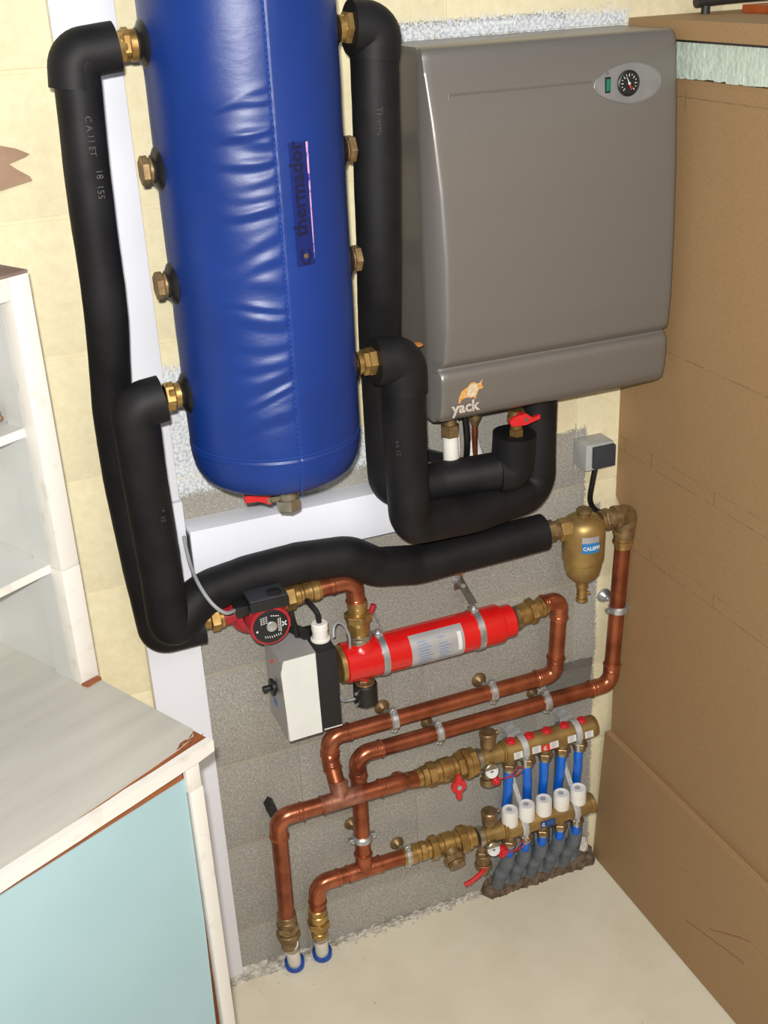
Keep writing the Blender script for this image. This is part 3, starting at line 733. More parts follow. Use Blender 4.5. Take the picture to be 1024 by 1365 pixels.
tag(obj('valve_handle', mb, 'red_plastic'), 'red valve handle tip tucked under the boiler edge', 'handle')

t = thing('drain_pipe', 'white plastic pipe under the boiler left, with a brass nut on top', 'pipe', (-0.355, -0.075, 1.0))
obj('tube', MB().tube([(-0.357, -0.075, 1.095), (-0.354, -0.073, 1.03), (-0.352, -0.07, 0.985)], 0.0135, 20), 'white_plastic', t)
obj('nut', MB().stack((-0.357, -0.075, 1.088), (0, 0, 1), [(0.020, 0.0165, 6), (0.035, 0.012, 16)]), 'brass_dark', t)
c_ = obj('power_cable', MB().tube(spline([(-0.331, -0.07, 1.145), (-0.325, -0.07, 1.10), (-0.322, -0.066, 1.05), (-0.324, -0.05, 0.99), (-0.33, -0.03, 0.96)]), 0.0055, 10), 'rubber')
tag(c_, 'black power cable hanging between white pipe and copper pipe below the boiler', 'cable')
c_ = obj('thin_wire', MB().tube(spline([(-0.342, -0.06, 1.145), (-0.334, -0.055, 1.10), (-0.331, -0.055, 1.05), (-0.333, -0.05, 0.99)]), 0.0016, 8), 'white_plastic')
tag(c_, 'thin white wire beside the black cable under the boiler', 'wire')
t = thing('copper_pipe', 'thin copper pipe with brass cone nut and tissue under the boiler', 'pipe', (-0.304, -0.06, 1.0))
obj('nut', MB().lathe([(0.012, 0), (0.012, 0.012), (0.008, 0.020), (0.0055, 0.026)], (-0.304, -0.06, 1.118), (0, 0, -1), 16).cyl((-0.304, -0.06, 1.116), (-0.304, -0.06, 1.15), 0.010), 'brass_dark', t)
obj('tube', MB().cyl((-0.304, -0.06, 0.99), (-0.304, -0.06, 1.10), 0.005), 'copper', t)
mb = MB(); rings = []
for i in range(8):
    z = 1.065 - i * 0.011; r = 0.006 + 0.0028 * i
    rings.append([(-0.302 + r * 1.1 * math.cos(a * 2 * PI / 11) * (1 + 0.35 * noise.noise(Vector((a, i * .6, 2)))), -0.055 + r * .6 * math.sin(a * 2 * PI / 11), z + 0.006 * noise.noise(Vector((a * 1.3, i, 7)))) for a in range(11)])
obj('tissue', MB().ring_stack(rings), 'paper', t, angle=0.3, label='white tissue wrapped round the pipe')
mb = MB().prism([(-0.41, -0.02, 1.062), (-0.30, -0.02, 1.012), (-0.30, -0.02, 0.992), (-0.41, -0.02, 1.040)], (0, 0.014, 0))
tag(obj('flat_bracket', mb, 'black'), 'black flat bracket slanting behind the white pipe under the boiler', 'bracket')

# socket by the panel
t = thing('wall_socket', 'small grey surface-mounted socket box with dark cover right of the boiler', 'socket', (-0.048, -0.02, 0.955))
obj('box', MB().box((-0.075, -0.045, 0.953), (-0.018, 0.0, 1.003), 0.002), 'grey_plastic', t)
obj('cover', MB().box((-0.063, -0.053, 0.957), (-0.0175, -0.044, 0.999), 0.003), 'charcoal', t, label='dark charcoal hinged cover')
c_ = obj('socket_cable', MB().tube(spline([(-0.045, -0.03, 0.953), (-0.051, -0.03, 0.92), (-0.052, -0.026, 0.885), (-0.040, -0.026, 0.862), (-0.015, -0.024, 0.848)]), 0.0052, 10), 'rubber')
tag(c_, 'black cable curling down from the small wall socket', 'cable')
tag(obj('chalk_line', MB().box((-0.0712, -0.0015, 0.94), (-0.0698, 0.001, 1.03)), 'mortar_white'), 'thin white upright plaster line beside the wall socket', 'line')

# ------------------------------------------------------------------ copper pipework
CR = 0.0152
def bead(mb, p, d, r=CR): mb.torus(p, d, r + 0.0012, 0.0019, 24, 8)
def copper_run(parent, pts, rad=0.034, y_sleeve=0.020, m='copper', elbows=True, only=None):
    """straight tubes as parts, each bend an elbow fitting with crimped beads"""
    P = [Vector(p) for p in pts]
    cuts = [P[0]]
    for i in range(1, len(P) - 1):
        a = (P[i - 1] - P[i]).normalized(); b = (P[i + 1] - P[i]).normalized()
        an = (P[i - 1] - P[i]).angle(P[i + 1] - P[i]); tlen = rad / math.tan(an / 2)
        s0 = P[i] + a * (tlen + y_sleeve); s1 = P[i] + b * (tlen + y_sleeve)
        arc = fillet([s0, P[i], s1], rad, 12)
        mb = MB().tube(arc, CR + 0.0012, 24)
        bead(mb, s0 - a * 0.004, a); bead(mb, s1 - b * 0.004, b)
        mb.torus(P[i] + a * (tlen + 0.003), a, CR + 0.0008, 0.0009, 24, 6); mb.torus(P[i] + b * (tlen + 0.003), b, CR + 0.0008, 0.0009, 24, 6)
        obj('elbow', mb, 'copper_fit', parent)
        cuts += [P[i] + a * (tlen + 0.004), P[i] + b * (tlen + 0.004)]
    cuts.append(P[-1])
    for i in range(0, len(cuts), 2):
        if (cuts[i + 1] - cuts[i]).length > 0.03: obj('tube', MB().cyl(cuts[i], cuts[i + 1], CR, 28), m, parent)
def tee(parent, c, d, b, L=0.032, Lb=0.034, m='copper_fit'):
    c, d, b = Vector(c), Vector(d).normalized(), Vector(b).normalized(); mb = MB()
    mb.cyl(c - d * L, c + d * L, CR + 0.0014, 26); mb.cyl(c, c + b * Lb, CR + 0.0014, 26)
    for q in (-1, 1): bead(mb, c + d * q * (L - 0.003), d); mb.torus(c + d * q * (L - 0.018), d, CR + 0.0008, 0.001, 24, 6)
    bead(mb, c + b * (Lb - 0.003), b)
    return obj('tee', mb, m, parent)

# pipe A : heater outlet to the front flow pipe
t = thing('copper_pipe', 'upper copper pipe looping from the red heater outlet down to the front tee', 'pipe', (-0.38, -0.06, 0.43))
copper_run(t, [(-0.172, -0.068, 0.716), (-0.134, -0.064, 0.714), (-0.138, -0.056, 0.546), (-0.600, -0.056, 0.545), (-0.604, -0.060, 0.500), (-0.602, -0.098, 0.444)], 0.0315, 0.012)
# pipe C/D
t = thing('copper_pipe', 'long copper pipe from the air separator elbow down and left to the floor riser tee', 'pipe', (-0.28, -0.055, 0.24))
copper_run(t, [(0.003, -0.057, 0.795), (-0.010, -0.055, 0.486), (-0.550, -0.055, 0.488), (-0.551, -0.055, 0.222)], 0.034, 0.016)
t = thing('copper_pipe', 'lowest copper pipe running from the lower manifold to a floor riser', 'pipe', (-0.55, -0.055, 0.13))
copper_run(t, [(-0.452, -0.055, 0.218), (-0.648, -0.055, 0.219), (-0.651, -0.053, 0.140)], 0.036, 0.012)
tee(t, (-0.551, -0.055, 0.2185), (1, 0, 0), (0, 0, 1), 0.036, 0.042)
obj('compression_fitting', MB().stack((-0.4715, -0.0555, 0.218), (1, 0, 0), [(0.010, CR + 0.003, 24), (0.018, CR + 0.0045, 24)]), 'brass', t)
obj('union', MB().stack((-0.651, -0.053, 0.160), (0, 0, -1), [(0.014, CR + 0.003, 24), (0.016, CR + 0.004, 24), (0.003, CR + 0.002, 24), (0.013, 0.0225, 6), (0.012, 0.0155, 20), (0.014, 0.0165, 20)]), 'brass', t)
# pipe B: front run at y -.10
t = thing('copper_pipe', 'front copper pipe with tee, dropping at its left end to the outer floor riser', 'pipe', (-0.62, -0.1, 0.15))
copper_run(t, [(-0.478, -0.080, 0.425), (-0.500, -0.102, 0.438), (-0.722, -0.100, 0.438), (-0.715, -0.062, 0.165)], 0.034, 0.014, 'copper')
obj('elbow', MB().tube(fillet([(-0.510, -0.102, 0.438), (-0.482, -0.102, 0.438), (-0.470, -0.070, 0.412), (-0.440, -0.066, 0.404)], 0.022, 8), CR + 0.0012, 24), 'copper_fit', t)
tee(t, (-0.601, -0.101, 0.438), (1, 0, 0), (0, 0.45, 0.9), 0.040, 0.034, 'copper_dull')
obj('union', MB().stack((-0.7152, -0.063, 0.180), (0.02, 0.12, -1), [(0.014, CR + 0.003, 24), (0.016, CR + 0.0035, 24), (0.013, 0.0225, 6), (0.006, 0.019, 24), (0.016, 0.023, 8), (0.012, 0.017, 20), (0.018, 0.0155, 20)]), 'brass_dark', t)

# floor risers
for (x, y, z1, xb, yb, lab) in ((-0.7092, -0.054, 0.092, -0.6985, -0.022, 'left white riser pipe with torn blue sleeve coming out of the floor'), (-0.6505, -0.053, 0.092, -0.6395, -0.020, 'right white riser pipe with torn blue sleeve coming out of the floor')):
    t = thing('riser_pipe', lab, 'pipe', (xb, yb, 0.0))
    top = Vector((x, y, z1)); bot = Vector((xb, yb, 0.0)); ax = (top - bot).normalized()
    obj('tube', MB().cyl(bot, top, 0.0135), 'white_plastic', t)
    obj('nipple', MB().stack(top - ax * 0.018, ax, [(0.016, 0.0150, 24)]), 'nickel', t)
    n = 24; rings = []; a_ = ax.orthogonal().normalized(); b_ = ax.cross(a_)
    for r, h in ((0.019, -0.002), (0.0195, 0.010), (0.0200, 0.020), (0.0168, 0.022), (0.0162, 0.016)):
        rings.append([bot + ax * (h + (0.007 * noise.noise(Vector((j * 0.5, x * 30, 1))) if h > 0.012 else 0)) + (a_ * math.cos(2 * PI * j / n) + b_ * math.sin(2 * PI * j / n)) * r for j in range(n)])
    obj('sleeve', MB().ring_stack(rings), 'dark_blue_sleeve', t, angle=1.2)

# clamps with wall rosettes
def clamp(label, x, z, yp, r, d, dom=0.014, m='brass_dark', name='pipe_clamp', xw=None, zw=None):
    """rosette on the wall, rod, split ring around a pipe running along d"""
    d = Vector(d).normalized(); xw = x if xw is None else xw; zw = z if zw is None else zw
    t = thing(name, label, 'clamp', (xw, 0, zw - dom))
    obj('rosette', MB().lathe([(dom, 0), (dom, 0.0015), (dom * 0.93, 0.004), (dom * 0.70, 0.008), (dom * 0.38, 0.013), (dom * 0.33, 0.018)], (xw, 0, zw), (0, -1, 0), 28), m, t)
    obj('rod', MB().cyl((xw, -0.010, zw), (x, yp + r, z), 0.0035, 10), 'zinc', t)
    a = Vector((0, 0, 1)) if abs(d.z) < 0.5 else Vector((1, 0, 0))
    mb = MB(); c = Vector((x, yp, z))
    mb.lathe([(r, -0.006), (r + 0.0035, -0.006), (r + 0.0035, 0.006), (r, 0.006)], c, d, 28, cap=False)
    mb.lathe([(r + 0.0015, -0.0075), (r + 0.0045, -0.0045), (r + 0.0045, 0.0045), (r + 0.0015, 0.0075)], c, d, 28)
    for q in (-1, 1):
        p = c + a * q * (r + 0.006); mb.box(p - Vector((0.006, 0.0045, 0.004)), p + Vector((0.006, 0.0045, 0.004)), 0.0008)
        mb.cyl(p + Vector((0, -0.009, 0)), p + Vector((0, -0.004, 0)), 0.003, 8)
    obj('ring', mb, 'zinc', t)
clamp('left clamp on the upper long copper pipe under the heater', -0.476, 0.545, -0.056, CR, X, 0.0155, zw=0.538)
clamp('right clamp on the upper long copper pipe, with a wide brass rosette', -0.273, 0.546, -0.056, CR, X, 0.0155, zw=0.539)
clamp('left clamp on the second long copper pipe, below the upper one', -0.386, 0.488, -0.055, CR, X, 0.0125, zw=0.475)
clamp('right clamp on the second long copper pipe, above the manifold', -0.156, 0.488, -0.055, CR, X, 0.0125, zw=0.475)
clamp('clamp holding the lowest copper pipe beside the lower manifold coupling', -0.4600, 0.218, -0.0555, CR, X, 0.0150, zw=0.206)
clamp('clamp on the short upright copper pipe between the two tees', -0.551, 0.297, -0.055, CR, Z, 0.0145, xw=-0.553, zw=0.290)
clamp('clamp on the tall right copper pipe beside the brown panel', 0.000, 0.656, -0.056, CR, Z, 0.0155, m='zinc', xw=0.002)
# mounting bolts left on the wall
t = thing('wall_bolt', 'brass wall rosette peeping out between the two big insulated pipes', 'bolt', (-0.36, 0, 0.85))
obj('rosette', MB().lathe([(0.0145, 0), (0.0145, 0.002), (0.010, 0.008), (0.005, 0.013)], (-0.360, 0, 0.859), (0, -1, 0), 28), 'brass_dark', t)
obj('stud', MB().cyl((-0.360, -0.01, 0.859), (-0.360, -0.022, 0.859), 0.004), 'zinc', t)

# ------------------------------------------------------------------ air separator
t = thing('air_separator', 'brass air separator canister with a small blue label, right of the insulated pipe', 'separator', (-0.092, -0.070, 0.72))
sx, sy = -0.0915, -0.070
obj('body', MB().lathe([(0.009, 0.736), (0.011, 0.744), (0.020, 0.751), (0.0305, 0.762), (0.0345, 0.778), (0.0350, 0.790), (0.0375, 0.792), (0.0385, 0.797), (0.0390, 0.850), (0.0385, 0.862), (0.034, 0.872), (0.026, 0.878), (0.0155, 0.882)], (sx, sy, 0), Z, 40), 'brass_cast', t)
obj('neck', MB().stack((sx, sy, 0.880), Z, [(0.006, 0.0125, 24), (0.007, 0.0145, 24), (0.002, 0.012, 24)]), 'brass_dark', t)
obj('drain_cock', MB().stack((sx, sy, 0.740), -Z, [(0.008, 0.0115, 20), (0.014, 0.0095, 20), (0.003, 0.0105, 20), (0.006, 0.0085, 20), (0.005, 0.0115, 20)]).cyl((sx, sy, 0.718), (sx + 0.016, sy - 0.003, 0.718), 0.003), 'brass', t)
obj('inlet_boss', MB().stack((sx - 0.052, sy, 0.862), X, [(0.018, 0.021, 6), (0.006, 0.018, 24)]), 'brass_cast', t)
obj('union', MB().stack((-0.176, -0.070, 0.8645), X, [(0.006, 0.016, 20), (0.016, 0.0205, 6), (0.012, 0.0165, 20), (0.004, 0.015, 20)]), 'brass_dark', t)
obj('outlet_boss', MB().stack((sx + 0.034, sy, 0.862), X, [(0.008, 0.018, 24), (0.012, 0.0205, 6), (0.016, 0.0175, 24)]), 'brass_dark', t)
mb = MB()
def sep(a, z, dr=0.0006): return (sx + (0.0390 + dr) * math.cos(math.radians(a)), sy + (0.0390 + dr) * math.sin(math.radians(a)), z)
def sep_patch(a0, a1, z0, z1, dr, tilt=0.0):
    mb = MB(); n = 10
    for i in range(n + 1):
        a = a0 + (a1 - a0) * i / n
        mb.v += [sep(a, z0 + tilt * i / n, dr), sep(a, z1 + tilt * i / n, dr)]
    mb.f = [(2 * i, 2 * i + 2, 2 * i + 3, 2 * i + 1) for i in range(n)]; return mb
lb = obj('label', sep_patch(-124, -76, 0.822, 0.854, 0.0004), 'label_silver', t)
obj('label_band', sep_patch(-124, -76, 0.822, 0.842, 0.0008), 'label_blue', lb, label='blue band of the label')
obj('lettering', text_mb('CALEFFI', 0.0098, (0, 0, 0), X, Y, wrap=lambda x, y: sep(-121.5 + math.degrees(x / 0.0395) * 0.93, 0.8285 + y, 0.0012), bold=0.0003), 'print_white', lb)
t = thing('pipe_elbow', 'weathered brass elbow at the top of the tall right copper pipe', 'fitting', (0.002, -0.060, 0.79))
obj('body', MB().tube(fillet([(-0.022, -0.070, 0.862), (0.006, -0.064, 0.860), (0.003, -0.058, 0.812)], 0.021, 10), 0.0195, 28).stack((-0.028, -0.070, 0.862), X, [(0.010, 0.0215, 24)]), 'brass_dark', t)
obj('ferrule', MB().stack((0.003, -0.057, 0.825), -Z, [(0.008, 0.0205, 24), (0.014, 0.0185, 24), (0.006, 0.020, 24), (0.010, 0.0165, 24)]), 'brass', t)

# ------------------------------------------------------------------ red heater, control box, pump
HY = -0.074
t = thing('inline_heater', 'bright red cylindrical inline heater with silver rating label', 'heater', (-0.41, HY, 0.665))
HZ0, HZ1 = 0.7035, 0.7045
obj('body', MB().lathe([(0.034, 0.0), (0.0365, 0.002), (0.0365, 0.300), (0.0360, 0.303), (0.0335, 0.304), (0.0310, 0.306), (0.0305, 0.328), (0.028, 0.330)], (-0.572, HY, HZ0), X, 44), 'red', t)
obj('end_ring', MB().cyl((-0.581, HY, HZ0), (-0.570, HY, HZ0), 0.0335, 32, 0.001), 'brass', t)
obj('top_boss', MB().lathe([(0.029, 0.0), (0.0215, 0.008), (0.0200, 0.016)], (-0.537, HY, HZ0 + 0.026), Z, 30), 'red', t)
obj('bottom_boss', MB().lathe([(0.014, 0), (0.009, 0.010), (0.009, 0.016)], (-0.533, HY, HZ0 - 0.031), -Z, 24), 'red', t)
def hp(a, x, dr): a = math.radians(a); return (x, HY + (0.0365 + dr) * math.cos(a), HZ0 + (0.0365 + dr) * math.sin(a))
def hpatch(x0, x1, a0, a1, dr):
    mb = MB(); n = 14
    for i in range(n + 1):
        a = a0 + (a1 - a0) * i / n; mb.v += [hp(a, x0, dr), hp(a, x1, dr)]
    mb.f = [(2 * i, 2 * i + 1, 2 * i + 3, 2 * i + 2) for i in range(n)]; return mb
lb = obj('rating_label', hpatch(-0.455, -0.353, 118, 236, 0.0005), 'label_silver', t, label='silver rating label with blue print')
mb = MB()
for i in range(9):
    for (xa, xb) in ((-0.444, -0.415), (-0.405, -0.378)):
        a = 142 + i * 8.5
        if random.random() < 0.85:
            pm = hpatch(xa + random.uniform(0, 0.003), xb - random.uniform(0, 0.012), a, a + 1.8, 0.0009); mb.add(pm.v, pm.f)
obj('print', mb, 'print_blue', lb)
obj('sticker', hpatch(-0.366, -0.3585, 140, 195, 0.0010), 'label_white', lb)
for i, x in enumerate((-0.502, -0.316)):
    st = obj('strap', MB().lathe([(0.0368, -0.006), (0.0388, -0.006), (0.0388, 0.006), (0.0368, 0.006)], (x, HY, HZ0), X, 40), 'zinc', t)
    obj('screw', MB().cyl((x, HY + 0.004, HZ0 + 0.038), (x, HY + 0.004, HZ0 + 0.048), 0.0045, 6), 'zinc', st)
    obj('screw', MB().cyl((x + 0.004, HY + 0.008, HZ0 - 0.047), (x + 0.004, HY + 0.008, HZ0 - 0.037), 0.005, 6), 'zinc', st)
    obj('clip', MB().box((x - 0.007, HY - 0.002, HZ0 + 0.037), (x + 0.007, HY + 0.016, HZ0 + 0.042)), 'zinc', st)
obj('outlet_nipple', MB().stack((-0.244, HY, HZ1), X, [(0.007, 0.018, 24), (0.010, 0.0225, 8)]), 'brass_dark', t)
# union to pipe A
t = thing('pipe_union', 'brass union joining the heater right end to its copper elbow', 'fitting', (-0.20, -0.07, 0.69))
obj('body', MB().stack((-0.227, -0.072, 0.7065), (1, 0.05, 0.10), [(0.022, 0.0205, 24), (0.013, 0.0245, 6), (0.012, 0.0175, 24), (0.006, 0.019, 24), (0.008, 0.017, 24)]), 'brass', t)
# upper fittings from heater to pump
t = thing('copper_pipe', 'short copper elbow pipe between pump outlet and heater top', 'pipe', (-0.57, -0.07, 0.80))
copper_run(t, [(-0.648, -0.072, 0.858), (-0.541, -0.072, 0.862), (-0.538, -0.073, 0.782)], 0.034, 0.010)
obj('compression_fitting', MB().stack((-0.628, -0.072, 0.8585), X, [(0.010, 0.0175, 24), (0.012, 0.0190, 24), (0.004, 0.0175, 24)]), 'brass', t)
obj('compression_fitting', MB().stack((-0.538, -0.0725, 0.820), -Z, [(0.010, 0.0180, 24), (0.018, 0.0165, 24)]), 'brass', t)
t = thing('pipe_union', 'upright brass union screwed into the red heater top', 'fitting', (-0.538, -0.074, 0.742))
obj('body', MB().stack((-0.538, -0.073, 0.798), -Z, [(0.003, 0.020, 24), (0.013, 0.0245, 6), (0.004, 0.021, 24), (0.020, 0.0195, 24), (0.004, 0.018, 24)]), 'brass', t)
obj('locknut', MB().stack((-0.538, -0.073, 0.756), -Z, [(0.006, 0.0225, 8), (0.010, 0.0215, 24)]), 'nickel', t)
# eye bolt with small chain for the heater bracket
t = thing('heater_bracket', 'steel strap bracket and eye bolt over the right part of the red heater', 'bracket', (-0.312, 0, 0.72))
obj('strip', MB().prism([(-0.322, -0.002, 0.776), (-0.306, -0.002, 0.776), (-0.300, -0.050, 0.745), (-0.316, -0.050, 0.745)], (0, -0.0015, -0.001)).box((-0.322, -0.003, 0.750), (-0.304, 0.0, 0.790)), 'nickel', t)
obj('bolt', MB().stack((-0.318, -0.001, 0.772), (-0.05, -1, 0.1), [(0.004, 0.0085, 20), (0.006, 0.006, 6), (0.022, 0.0032, 12), (0.006, 0.0052, 6)]), 'zinc', t)
t = thing('hanging_tag', 'small chain and sensor plug beside the upright brass union', 'tag', (-0.505, -0.06, 0.745))
mb = MB()
for i in range(8):
    mb.torus((-0.512 + i * 0.0022, -0.074, 0.797 - i * 0.0062), (1, 0, 0) if i % 2 else (0, 1, 0), 0.0026, 0.0006, 10, 5)
obj('chain', mb, 'zinc', t)
obj('plug', MB().cyl((-0.515, -0.074, 0.790), (-0.508, -0.074, 0.805), 0.005, 12), 'pump_red', t)

# flow switch under the heater
t = thing('flow_switch', 'small black round flow switch hanging under the red heater', 'switch', (-0.533, HY, 0.605))
obj('body', MB().cyl((-0.533, HY, 0.612), (-0.533, HY, 0.653), 0.0215, 30, 0.002), 'black', t)
obj('neck', MB().stack((-0.533, HY, 0.672), -Z, [(0.012, 0.009, 16), (0.007, 0.012, 6)]).cyl((-0.533, HY, 0.652), (-0.533, HY, 0.655), 0.0175, 24, 0.001), 'brass_dark', t)
for dz in (0.620, 0.643): obj('screw', MB().cyl((-0.5525, HY - 0.011, dz), (-0.556, HY - 0.014, dz), 0.0028, 10), 'zinc', t)
c_ = obj('sensor_cable', MB().tube(spline([(-0.554, HY - 0.005, 0.628), (-0.566, HY, 0.625), (-0.578, HY - 0.006, 0.632), (-0.586, HY - 0.010, 0.648)]), 0.0022, 8), 'cable_grey')
tag(c_, 'thin grey cable from the flow switch to the control box', 'cable')

# control box
t = thing('control_box', 'grey metal control box with off-white front and black side band, under the pump', 'box', (-0.655, -0.10, 0.63))
BT, BB, BF, BK = 0.787, 0.630, -0.150, -0.048
BL, BR_ = -0.701, -0.606
mb = MB(); mb.prism([(BL, BF, BB + 0.004), (BL, BF, BT - 0.006), (BL + 0.006, BF, BT), (BR_ - 0.035, BF, BT), (BR_ - 0.035, BF, BB), (BL, BF, BB)], (0, BK - BF, 0))
obj('case', mb, 'silver_paint', t)
mb = MB().prism([(BL + 0.002, BF, BB), (BL - 0.003, BF, BT - 0.022), (BL + 0.003, BF, BT), (BR_ - 0.0375, BF, BT + 0.001), (BR_ - 0.0355, BF, BB + 0.002)], (0, -0.0015, 0))
obj('front_cover', mb, 'box_white', t)
mb = MB().box((BR_ - 0.036, BF - 0.0012, BB + 0.003), (BR_, BF + 0.09, BT), 0.0008)
obj('black_band', mb, 'black_matt', t)
obj('edge_trim', MB().box((BR_ - 0.032, BF - 0.002, BB + 0.0045), (BR_ + 0.0005, BF - 0.0008, BB + 0.0062)), 'label_white', t)
kn = obj('thermostat_knob', MB().stack((BL, -0.103, 0.712), (-1, 0, 0), [(0.004, 0.010, 20), (0.006, 0.0155, 12), (0.014, 0.0055, 12)]), 'black', t)
obj('indicator', MB().cyl((BL, -0.095, 0.757), (BL - 0.004, -0.095, 0.757), 0.0022, 10), 'red_plastic', t)
obj('side_sticker', MB().box((BL - 0.0012, -0.100, 0.668), (BL - 0.0002, -0.082, 0.678)), 'print_blue', t)
obj('top_slot', MB().prism([(-0.668, -0.052, BT + 0.0008), (-0.646, -0.104, BT + 0.0008), (-0.636, -0.104, BT + 0.0008), (-0.628, -0.075, BT + 0.0008), (-0.640, -0.052, BT + 0.0008)], (0, 0, 0.0006)), 'print_black', t, label='dark opening in the box top')
gl = obj('cable_gland', MB().lathe([(0.0165, 0), (0.0165, 0.003), (0.0132, 0.004), (0.0128, 0.019), (0.0140, 0.020), (0.0140, 0.031), (0.0120, 0.033), (0.006, 0.033)], (-0.620, -0.112, BT - 0.0005), Z, 28), 'white_plastic', t, label='white round cable gland')
for pts, lab in (([(-0.652, -0.088, 0.786), (-0.655, -0.085, 0.81), (-0.657, -0.078, 0.83), (-0.650, -0.052, 0.87), (-0.645, -0.04, 0.90)], 'left black cable rising from the control box slot behind the brass fitting'),
                 ([(-0.620, -0.112, 0.819), (-0.622, -0.108, 0.838), (-0.632, -0.085, 0.855), (-0.634, -0.050, 0.872), (-0.632, -0.035, 0.90)], 'right black cable rising from the white gland of the control box')):
    c_ = obj('power_cable', MB().tube(spline(pts), 0.0048, 10), 'rubber'); tag(c_, lab, 'cable')
c_ = obj('sensor_cable', MB().tube(spline([(-0.598, -0.115, 0.786), (-0.594, -0.108, 0.800), (-0.584, -0.100, 0.803), (-0.572, -0.096, 0.792), (-0.562, -0.09, 0.765), (-0.560, -0.085, 0.738)]), 0.0024, 8), 'cable_grey')
tag(c_, 'grey cable loop between the control box gland and the red heater', 'cable')

# pump
PX, PY, PZ = -0.7155, -0.072, 0.853
t = thing('circulation_pump', 'red circulation pump with black round name plate and black terminal box', 'pump', (PX, PY, 0.81))
obj('volute', MB().lathe([(0.028, -0.022), (0.040, -0.018), (0.042, 0.004), (0.036, 0.014), (0.030, 0.018)], (PX - 0.004, PY, PZ - 0.004), (0, -1, 0), 34)
    .tube(spline([(PX - 0.062, PY, PZ - 0.004), (PX - 0.045, PY, PZ - 0.004), (PX - 0.025, PY, PZ - 0.002)]), 0.0155, 20)
    .tube([(PX + 0.020, PY, PZ + 0.001), (PX + 0.052, PY, PZ + 0.004)], 0.0165, 20).cyl((PX + 0.040, PY, PZ + 0.004), (PX + 0.052, PY, PZ + 0.004), 0.0195, 24, 0.002), 'pump_red', t)
obj('motor', MB().lathe([(0.029, 0.0), (0.031, 0.004), (0.033, 0.050), (0.0345, 0.052), (0.0345, 0.074), (0.0325, 0.077), (0.0295, 0.0772)], (PX, PY - 0.012, PZ + 0.011), (0, -1, 0.0), 40).box((PX - 0.029, PY - 0.078, PZ + 0.002), (PX + 0.029, PY - 0.004, PZ + 0.044), 0.003), 'pump_red', t)
DY = PY - 0.0895
pn = obj('name_plate', MB().lathe([(0.0290, 0), (0.0290, 0.0012), (0.028, 0.0016)], (PX, DY, PZ + 0.011), (0, -1, 0), 40), 'black', t, label='black round name plate with white print')
obj('plug_screw', MB().lathe([(0.0088, 0), (0.0088, 0.003), (0.0072, 0.0038)], (PX + 0.001, DY - 0.001, PZ + 0.012), (0, -1, 0), 24), 'zinc', pn)
mb = MB(); y_ = DY - 0.0019
def dash(x0, z0, x1, z1, wd=0.0005):
    a = Vector((PX + x0, y_, PZ + 0.011 + z0)); b = Vector((PX + x1, y_, PZ + 0.011 + z1)); q = (b - a).normalized().cross(Y) * wd
    mb.add([a - q, b - q, b + q, a + q], [(0, 1, 2, 3)])
for r_ in range(4):
    for c2 in range(3): dash(-0.0165 + c2 * 0.0042, 0.0175 - r_ * 0.0034 + c2 * 0.0006, -0.0135 + c2 * 0.0042, 0.0178 - r_ * 0.0034 + c2 * 0.0006, 0.0007)
for c2 in range(4): dash(0.001 + c2 * 0.0036, 0.019 - c2 * 0.0008, 0.0035 + c2 * 0.0036, 0.0195 - c2 * 0.0008, 0.0008)
for c2 in range(8): dash(-0.011 + c2 * 0.0036, -0.0165 + abs(c2 - 3) * 0.0006, -0.010 + c2 * 0.0036, -0.0205 + abs(c2 - 3) * 0.0006, 0.0005)
dash(0.0160, -0.012, 0.0160, 0.013, 0.0006)
for k2 in range(9): dash(0.0115, -0.010 + k2 * 0.0026, 0.0140, -0.0095 + k2 * 0.0026, 0.0006)
for s1, s2 in ((-1, 1), (1, -1)): dash(0.0185, 0.001 - 0.004 * s1, 0.0255, 0.001 + 0.004 * s1, 0.0010)
dash(-0.0245, -0.004, -0.0215, -0.004, 0.0016)
obj('print', mb, 'print_white', pn)
tb = obj('terminal_box', MB().box((PX - 0.030, PY - 0.090, PZ + 0.040), (PX + 0.034, PY - 0.034, PZ + 0.058), 0.002), 'black', t, label='black terminal box on top of the pump')
obj('lid', MB().box((PX - 0.029, PY - 0.088, PZ + 0.057), (PX + 0.033, PY - 0.036, PZ + 0.061), 0.0012), 'charcoal', tb)
obj('lid_boss', MB().lathe([(0.012, 0), (0.012, 0.003), (0.008, 0.004)], (PX + 0.014, PY - 0.074, PZ + 0.0600), Z, 24), 'black', tb)
obj('cable_grip', MB().box((PX - 0.050, PY - 0.078, PZ + 0.032), (PX - 0.028, PY - 0.052, PZ + 0.050), 0.002), 'black', tb)
t = thing('pipe_union', 'brass union between insulated pipe end and pump inlet', 'fitting', (-0.788, PY, 0.83))
obj('body', MB().stack((-0.806, -0.071, 0.848), (1, 0, 0.02), [(0.014, 0.0145, 20), (0.015, 0.0210, 6), (0.007, 0.0185, 24)]), 'brass', t)
t = thing('pipe_union', 'brass union on the pump outlet, before the copper elbow', 'fitting', (-0.655, PY, 0.84))
obj('body', MB().stack((-0.669, PY, 0.857), (1, 0, 0.02), [(0.005, 0.021, 24), (0.015, 0.0235, 6), (0.010, 0.0190, 24), (0.006, 0.0175, 24), (0.008, 0.0185, 24)]), 'brass', t)
c_ = obj('pump_cable', MB().tube(spline([(-0.809, -0.028, 0.985), (-0.813, -0.070, 0.958), (-0.814, -0.125, 0.948), (-0.803, -0.154, 0.925), (-0.785, -0.160, 0.906), (-0.764, -0.142, 0.896)]), 0.0030, 10), 'cable_grey')
tag(c_, 'grey cable drooping from the trunking to the pump terminal box', 'cable')

